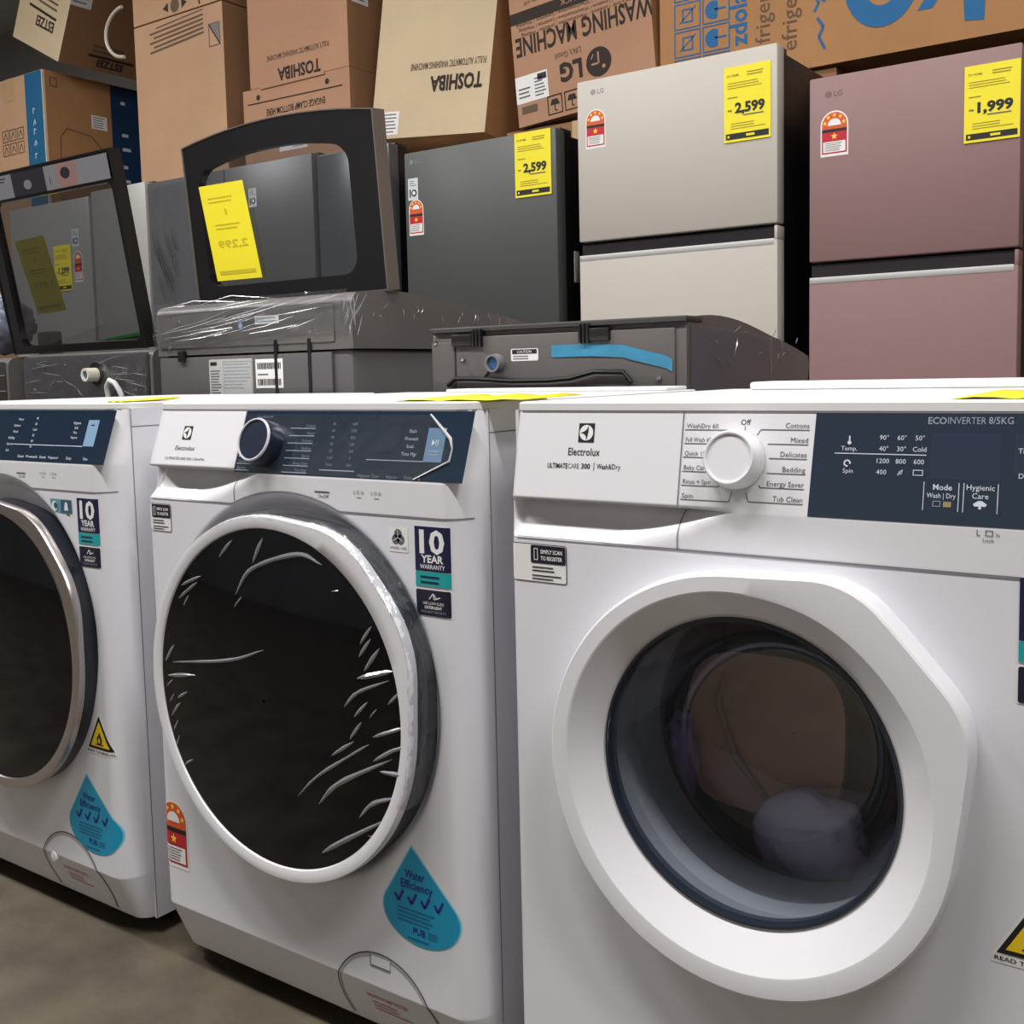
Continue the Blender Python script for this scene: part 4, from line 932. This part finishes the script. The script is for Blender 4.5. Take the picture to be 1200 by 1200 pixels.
price_tag('price_tag', 'yellow tag on the narrow smoke grey refrigerator, partly hidden', .11, .19, (-1.868, 1.7985, 1.424), '2,299')

# ------------------------------------------------------------------ cartons
KB = mat('kraft_brown', (170, 132, 100), .85, nscale=3, namt=.07, bump=.15, bscale=30); KL = mat('kraft_light', (190, 152, 120), .85, nscale=3, namt=.06, bump=.15, bscale=25)
KC = mat('kraft_cream', (204, 184, 152), .85, nscale=3, namt=.06, bump=.15, bscale=25); KO = mat('kraft_orange', (172, 126, 82), .85, nscale=3, namt=.06, bump=.15, bscale=25)
KD = mat('kraft_dark', (146, 108, 76), .85, nscale=3, namt=.07); KR = mat('kraft_reddish', (176, 134, 106), .85, nscale=3, namt=.06, bump=.15, bscale=25)
TAPE = mat('packing_tape', (190, 160, 118), .3); CINK = mat('carton_ink', (46, 34, 28), .8); CINKS = mat('carton_ink_soft', (104, 82, 66), .8)
CBLUE = mat('carton_blue', (18, 100, 154), .7); CBAND = mat('carton_band_blue', (26, 98, 142), .6); CNAVY = mat('carton_navy', (16, 52, 92), .6); CREAMB = mat('carton_edge', (220, 205, 180), .8)
def carton(label, loc, size, M, rot=(0, 0, 0), side=None, group='cartons stacked behind the refrigerators', name='carton', tape=True):
    t = thing(name, label, 'carton', loc, tuple(R(a) for a in rot), group); w_, d, h = size
    nx, nz = 8, 8; vs = []; fs = []; mi = []
    bm = bmesh.new(); bmesh.ops.create_cube(bm, size=1); bmesh.ops.subdivide_edges(bm, edges=bm.edges[:], cuts=5, use_grid_fill=True)
    for v in bm.verts:
        p = Vector(((v.co.x+.5)*w_, (v.co.y+.5)*d, (v.co.z+.5)*h)); inside = [abs(v.co[i]) < .49 for i in range(3)]
        k = abs(noise.noise(p*3+Vector(loc)))*.0018
        if sum(inside) == 2:
            ax = inside.index(False); p[ax] += k if v.co[ax] < 0 else -k
        v.co = p
    me = bpy.data.meshes.new('carton_body'); bm.to_mesh(me); bm.free(); me.materials.append(M); me.materials.append(side or M)  # side faces can take a darker colour that paints in their shade
    for f in me.polygons:
        if abs(f.normal.x) > .7: f.material_index = 1
        f.use_smooth = False
    link(bpy.data.objects.new('carton_body', me), t)
    if tape:
        b = MB(); b.box((w_/2-.035, -.0016, h-.12), (w_/2+.035, .004, h+.001)); b.box((w_/2-.035, 0, h), (w_/2+.035, d, h+.0016)); b.build('tape', TAPE, t)
    return t
SD = mat('carton_flap_line', (120, 86, 58), .9)
# base layer that carries the stacks (mostly hidden by the refrigerators)
for (x, wd, top, lab) in ((-5.5, .72, 1.30, 'plain brown base carton under the blue-banded carton'), (-4.02, .68, 1.825, 'plain brown base carton under the tall buff carton'), (-3.2, .66, 1.145, 'plain brown base carton under the clamp-lettered carton'), (-2.5, .66, 1.755, 'plain brown base carton under the cream lettered carton'), (-1.77, .66, 1.80, 'plain brown base carton under the reddish washing machine carton'), (-1.09, .6, 1.825, 'plain brown base carton under the blue-printed long carton'), (.10, .6, 1.825, 'plain brown base carton at the pink end of the stack')):
    carton(lab, (x, 2.52, 0), (wd, .66, top), KD)
# tall buff carton
t = carton('tall buff carton with grey printed lines and a crossed box mark', (-4.0, 2.5, 1.831), (.655, .66, .785), KL, side=KD, tape=False)
P = Print(.0003); L = 4
for i in range(5): P.line([(.12+.03*(i % 2), .645+i*.022), (.52, .672+i*.02)], .009, CINKS, L)
P.line([(.17, .755), (.52, .775)], .006, CINKS, L)
P.build('carton_print', t); P = Print(.0003)
P.frame(.555, .595, .635, .70, .005, INKG, L); P.poly([(.56, .695), (.63, .695), (.63, .605)], mat('mark_grey', (128, 118, 116), .8), L); P.line([(.558, .698), (.632, .598)], .007, CINK, L+1)
P.build('crossed_box_mark', t)
t = carton('buff carton end with arrow marks above the tall buff carton', (-4.0, 2.5, 2.624), (.655, .66, .6), KL, side=KD, tape=False)
P = Print(.0003); L = 4
for s in (-1, 1): P.poly([(.32+s*.05, .04-.022), (.32+s*.09, .04), (.32+s*.05, .04+.022)] if s > 0 else [(.32+s*.05, .04+.022), (.32+s*.09, .04), (.32+s*.05, .04-.022)], CINK, L)
P.disc(.32, .04, .032, CINKS, L); P.line([(.5, .01), (.49, .06), (.52, .07)], .01, CINK, L); P.build('carton_print', t)
# TOSHIBA brown carton and the carton under it
t = carton('brown washing machine carton lettered upside down above the clamp-lettered carton', (-3.165, 2.49, 2.185), (.61, .66, .9), KR, side=KD, tape=False)
P = Print(.0003); L = 4; P.text('TOSHIBA', .445, .06, .052, CINK, L, 'l', .265, .03, rot=math.pi); P.build('brand_print', t); P = Print(.0003); P.text('FULLY AUTOMATIC WASHING MACHINE', .50, .125, .022, CINKS, L, 'l', .385, .01, rot=math.pi); P.build('carton_print', t)
P = Print(.0003); P.rect(.03, .27, .13, .33, PAPER, 4); tiny_lines(P, .04, .28, .12, .32, 3, INKG, 5, .4, 3); P.build('carton_label', t, (.61, 0, 0), (0, 1, 0), (0, 0, 1))
t = carton('brown carton with flaps and upside-down clamp lettering beneath the lettered one', (-3.2, 2.475, 1.152), (.66, .66, 1.025), KR, side=KD, tape=False)
P = Print(.0003); L = 4; P.text('ENGAGE CLAMP BOTTOM HERE', .515, .925, .028, CINK, L, 'l', .365, .01, rot=math.pi); P.line([(.03, .962), (.62, .955)], .005, CINK, L); P.disc(.10, .985, .012, CINK, L); P.disc(.53, .985, .012, CINK, L)
P.build('carton_print', t); P = Print(.0003); P.rect(.225, .73, .40, .80, PAPER, L); tiny_lines(P, .31, .735, .39, .795, 4, INKMID, L+1, .3, 3); P.disc(.26, .765, .015, INKG, L+1); P.build('carton_label', t)
MB().box((.12, -.006, 1.015), (.52, .0, 1.032), .002).build('flap', KR, t, True)
# cream TOSHIBA carton, leaning
t = carton('leaning cream washing machine carton lettered upside down above the charcoal refrigerator', (-2.475, 2.52, 1.872), (.60, .62, .95), KC, (-5, 5, 0), side=KO, tape=False)
P = Print(.0003); L = 4; P.text('TOSHIBA', .565, .235, .056, CINK, L, 'l', .265, .035, rot=math.pi); P.build('brand_print', t); P = Print(.0003); P.text('FULLY AUTOMATIC WASHING MACHINE', .575, .295, .026, CINKS, L, 'l', .385, .012, rot=math.pi)
P.build('carton_print', t)
P = Print(.0003); P.rect(.03, .015, .15, .11, PAPER, L); tiny_lines(P, .04, .02, .14, .105, 6, INKG, L+1, .35, 4); P.build('carton_label', t)
# LG carton
t = carton('leaning reddish carton lettered washing machine upside down behind the beige refrigerator', (-1.698, 2.50, 1.805), (.588, .62, .95), KR, (0, -4.5, 0), side=KO, tape=False)
P = Print(.0003); L = 4
P.text('WASHING MACHINE', .595, .325, .066, CINK, L, 'l', .58, .02, rot=math.pi)
P.text('LG', .295, .185, .062, CINK, L, 'l', .095, .04, rot=math.pi); P.text("Life's Good", .295, .228, .022, CINKS, L, 'l', .11, rot=math.pi)
P.disc(.365, .155, .052, CINK, L); P.line([(.365, .19), (.365, .15), (.335, .15)], .007, KR, L+1); P.disc(.385, .135, .007, KR, L+1); P.line([(.335, .17), (.345, .185)], .004, KR, L+1)
P.line([(.0, .40), (.6, .40)], .042, CINK, L); P.text('TRUCK', .33, .415, .022, KR, L+1, 'l', rot=math.pi)
for i in range(3): P.text('Machine a laver / Lavadora / Waschmaschine / Lavatrice / Washing', .595-.02*i, .378-.020*i, .013, CINKS, L, 'l', .57-.03*i, .01, rot=math.pi)
P.text('All rights reserved', .57, .45, .012, CINKS, L, 'l', .5, rot=math.pi)
P.build('carton_print', t); P = Print(.0003)
P.rect(.0, .085, .145, .185, PAPER, L); tiny_lines(P, .012, .10, .07, .145, 3, INKG, L+1, .4, 3); tiny_lines(P, .085, .095, .135, .17, 6, INKG, L+1, .4, 6); P.rect(.10, .155, .14, .178, INK, L+1); P.build('carton_label', t); P = Print(.0003)
P.rect(.02, .045, .09, .072, CINKS, L); P.build('handling_mark', t)
for i in range(2):
    P = Print(.0003); u = .135+.075*i; P.frame(u, .015, u+.065, .085, .004, CINK, L); P.poly([(u+.012, .05), (u+.053, .05), (u+.045, .07), (u+.02, .07)], CINK, L); P.line([(u+.032, .05), (u+.032, .028), (u+.042, .028)], .004, CINK, L); P.build('handling_mark', t)
# long carton with blue print, lying on its side
t = carton('long brown carton with big blue letters lying behind the pink refrigerator', (-1.10, 2.5, 1.83), (1.85, .66, .72), KO, side=KD, tape=False)
P = Print(.0003); L = 4; o = lambda X, Z: (X+1.10, Z-1.83)
bx0, bz0 = .055, .07
for i in range(2):
    for j in range(4):
        u = bx0+i*.105; v = .02+j*.092; P.frame(u, v, u+.098, v+.086, .004, CBLUE, L)
        if i == 1: P.poly([(u+.02+.03*math.cos(a)+.02, v+.043+.03*math.sin(a)) for a in [R(60+i2*20) for i2 in range(13)]], CBLUE, L); P.line([(u+.045, v+.043), (u+.085, v+.043)], .006, CBLUE, L)
        else: P.frame(u+.03, v+.02, u+.07, v+.066, .005, CBLUE, L); P.line([(u+.02, v+.02), (u+.08, v+.07)], .004, CBLUE, L)
P.build('handling_mark', t); P = Print(.0003)
P.text('zdola', .318, .112, .058, CBLUE, L, 'l', .170, .02, rot=math.pi/2)
P.text('frigerator', .398, .105, .050, CINKS, L, 'l', .28, rot=math.pi/2); P.text('efrigerator', .488, .066, .050, CINKS, L, 'l', .32, rot=math.pi/2)
P.build('carton_print', t); P = Print(.0003)
P.line([(.58, .05), (.56, .09), (.575, .12), (.555, .15)], .009, CBLUE, L); P.line([(.545, .17), (.56, .195), (.54, .225)], .008, CBLUE, L); P.line([(.58, .195), (.56, .215), (.57, .235)], .009, CBLUE, L)
P.build('script_print', t); P = Print(.0003)
cx, cz = .757, .232
outer = [(cx+.118*math.cos(R(a)), cz+.150*math.sin(R(a))) for a in range(165, 381, 9)]; inn = [(cx+.058*math.cos(R(a)), cz+.085*math.sin(R(a))) for a in range(380, 164, -9)]
P.poly(outer+inn, CBLUE, L)
P.poly([(.862, .108), (.905, .108), (.99, .22), (.94, .22)], CBLUE, L)
P.poly([(.998, .052), (1.052, .046), (1.058, .30), (.98, .30)], CBLUE, L)
P.build('big_letters', t)
# blue-banded carton and the slanting carton on it
t = carton('brown carton with blue vertical corner bands behind the black raised lid', (-5.45, 2.5, 1.305), (.64, .62, 1.262), KL, side=KO)
P = Print(.0003); L = 4; P.rect(.47, .0, .632, 1.26, CBAND, L); P.rect(.632, 0, .64, 1.26, CREAMB, L)
for i, v in enumerate((.98, .92, .87, .81, .74, .68, .62)): P.line([(.535, v+.06), (.548, v+.092), (.556, v+.062)] if i % 2 else [(.538, v+.06), (.538, v+.09), (.555, v+.085)], .006, INKL, L+1)
P.build('corner_band', t); P = Print(.0003)
for i in range(3):
    for j in range(2): P.frame(.22+.075*i, .85+.075*j, .285+.075*i, .915+.075*j, .005, CINKS, L); P.line([(.235+.075*i, .865+.075*j), (.252+.075*i, .9+.075*j), (.27+.075*i, .865+.075*j)], .006, CINKS, L)
P.build('handling_mark', t); P = Print(.0003); P.rect(.32, .60, .36, .63, PAPER, L); P.build('carton_label', t)
P = Print(.0003); P.rect(.0, 0, .012, 1.26, CREAMB, 4); P.rect(.415, 0, .618, 1.26, CNAVY, 4)
for i, v in enumerate((1.16, .98, .90, .80, .72, .62, .55)): P.rect(.48, v, .51+.012*(i % 3), v+.018, INKL, 5)
P.rect(.04, 1.18, .085, 1.23, CINKS, 4); P.rect(.047, 1.187, .078, 1.223, KO, 5)
P.line([(.08, .70), (.09, .92), (.13, .97), (.28, .95), (.36, .87)], .006, CINKS, 4); P.line([(.17, .70), (.20, .83), (.28, .83), (.33, .77)], .006, CINKS, 4)
P.build('side_print', t, (.64, 0, 0), (0, 1, 0), (0, 0, 1))
P = Print(.0003); P.rect(.285, .995, .385, 1.07, PAPER, 4); tiny_lines(P, .295, 1.0, .375, 1.065, 5, INKG, 5, .35, 3); P.build('carton_label', t, (.64, 0, 0), (0, 1, 0), (0, 0, 1))
t = carton('slanting cream carton with shade-coloured brown side on top of the blue-banded carton', (-5.066, 2.5, 2.785), (.46, .62, .8), KC, (0, 27, 0), side=KD, tape=False)
P = Print(.0003); L = 4
for i in range(4): P.line([(.12+.02*i, .335-.03*i), (.36, .325-.03*i)], .012, CINKS, L)
P.line([(.10, .205), (.37, .19)], .014, CINK, L); P.text('ESTZEI', .36, .17, .05, CINK, L, 'l', .17, .03, rot=math.pi); P.line([(.1, .43), (.40, .42)], .02, CINK, L); tiny_lines(P, .2, .45, .4, .5, 3, CINKS, L, .4, 3); P.build('carton_print', t)
P = Print(.0003); P.line([(.16, .075), (.44, .075)], .014, CINK, 4); tiny_lines(P, .18, .09, .46, .14, 2, CINKS, 4, .5, 2); P.text('ESTZEI', .38, .06, .035, CINK, 4, 'l', .16, .04, rot=math.pi); P.build('side_print', t, (.46, 0, 0), (0, 1, 0), (0, 0, 1))
P = Print(.0003); P.rect(.0, .30, .12, .42, PAPER, 4); tiny_lines(P, .01, .31, .11, .41, 4, INKMID, 5, .4, 3); P.build('carton_label', t, (.46, 0, 0), (0, 1, 0), (0, 0, 1))
b = MB(); b.tube([(-4.02+.17*math.cos(a)*.9, 2.46, 2.60+.12*math.sin(a)) for a in [R(95+i*10) for i in range(18)]], .009, 8)
tag(b.build('packing_strap', mat('strap_white', (196, 188, 176), .4), None, True), 'white packing strap loop curling beside the tall buff carton', 'strap')
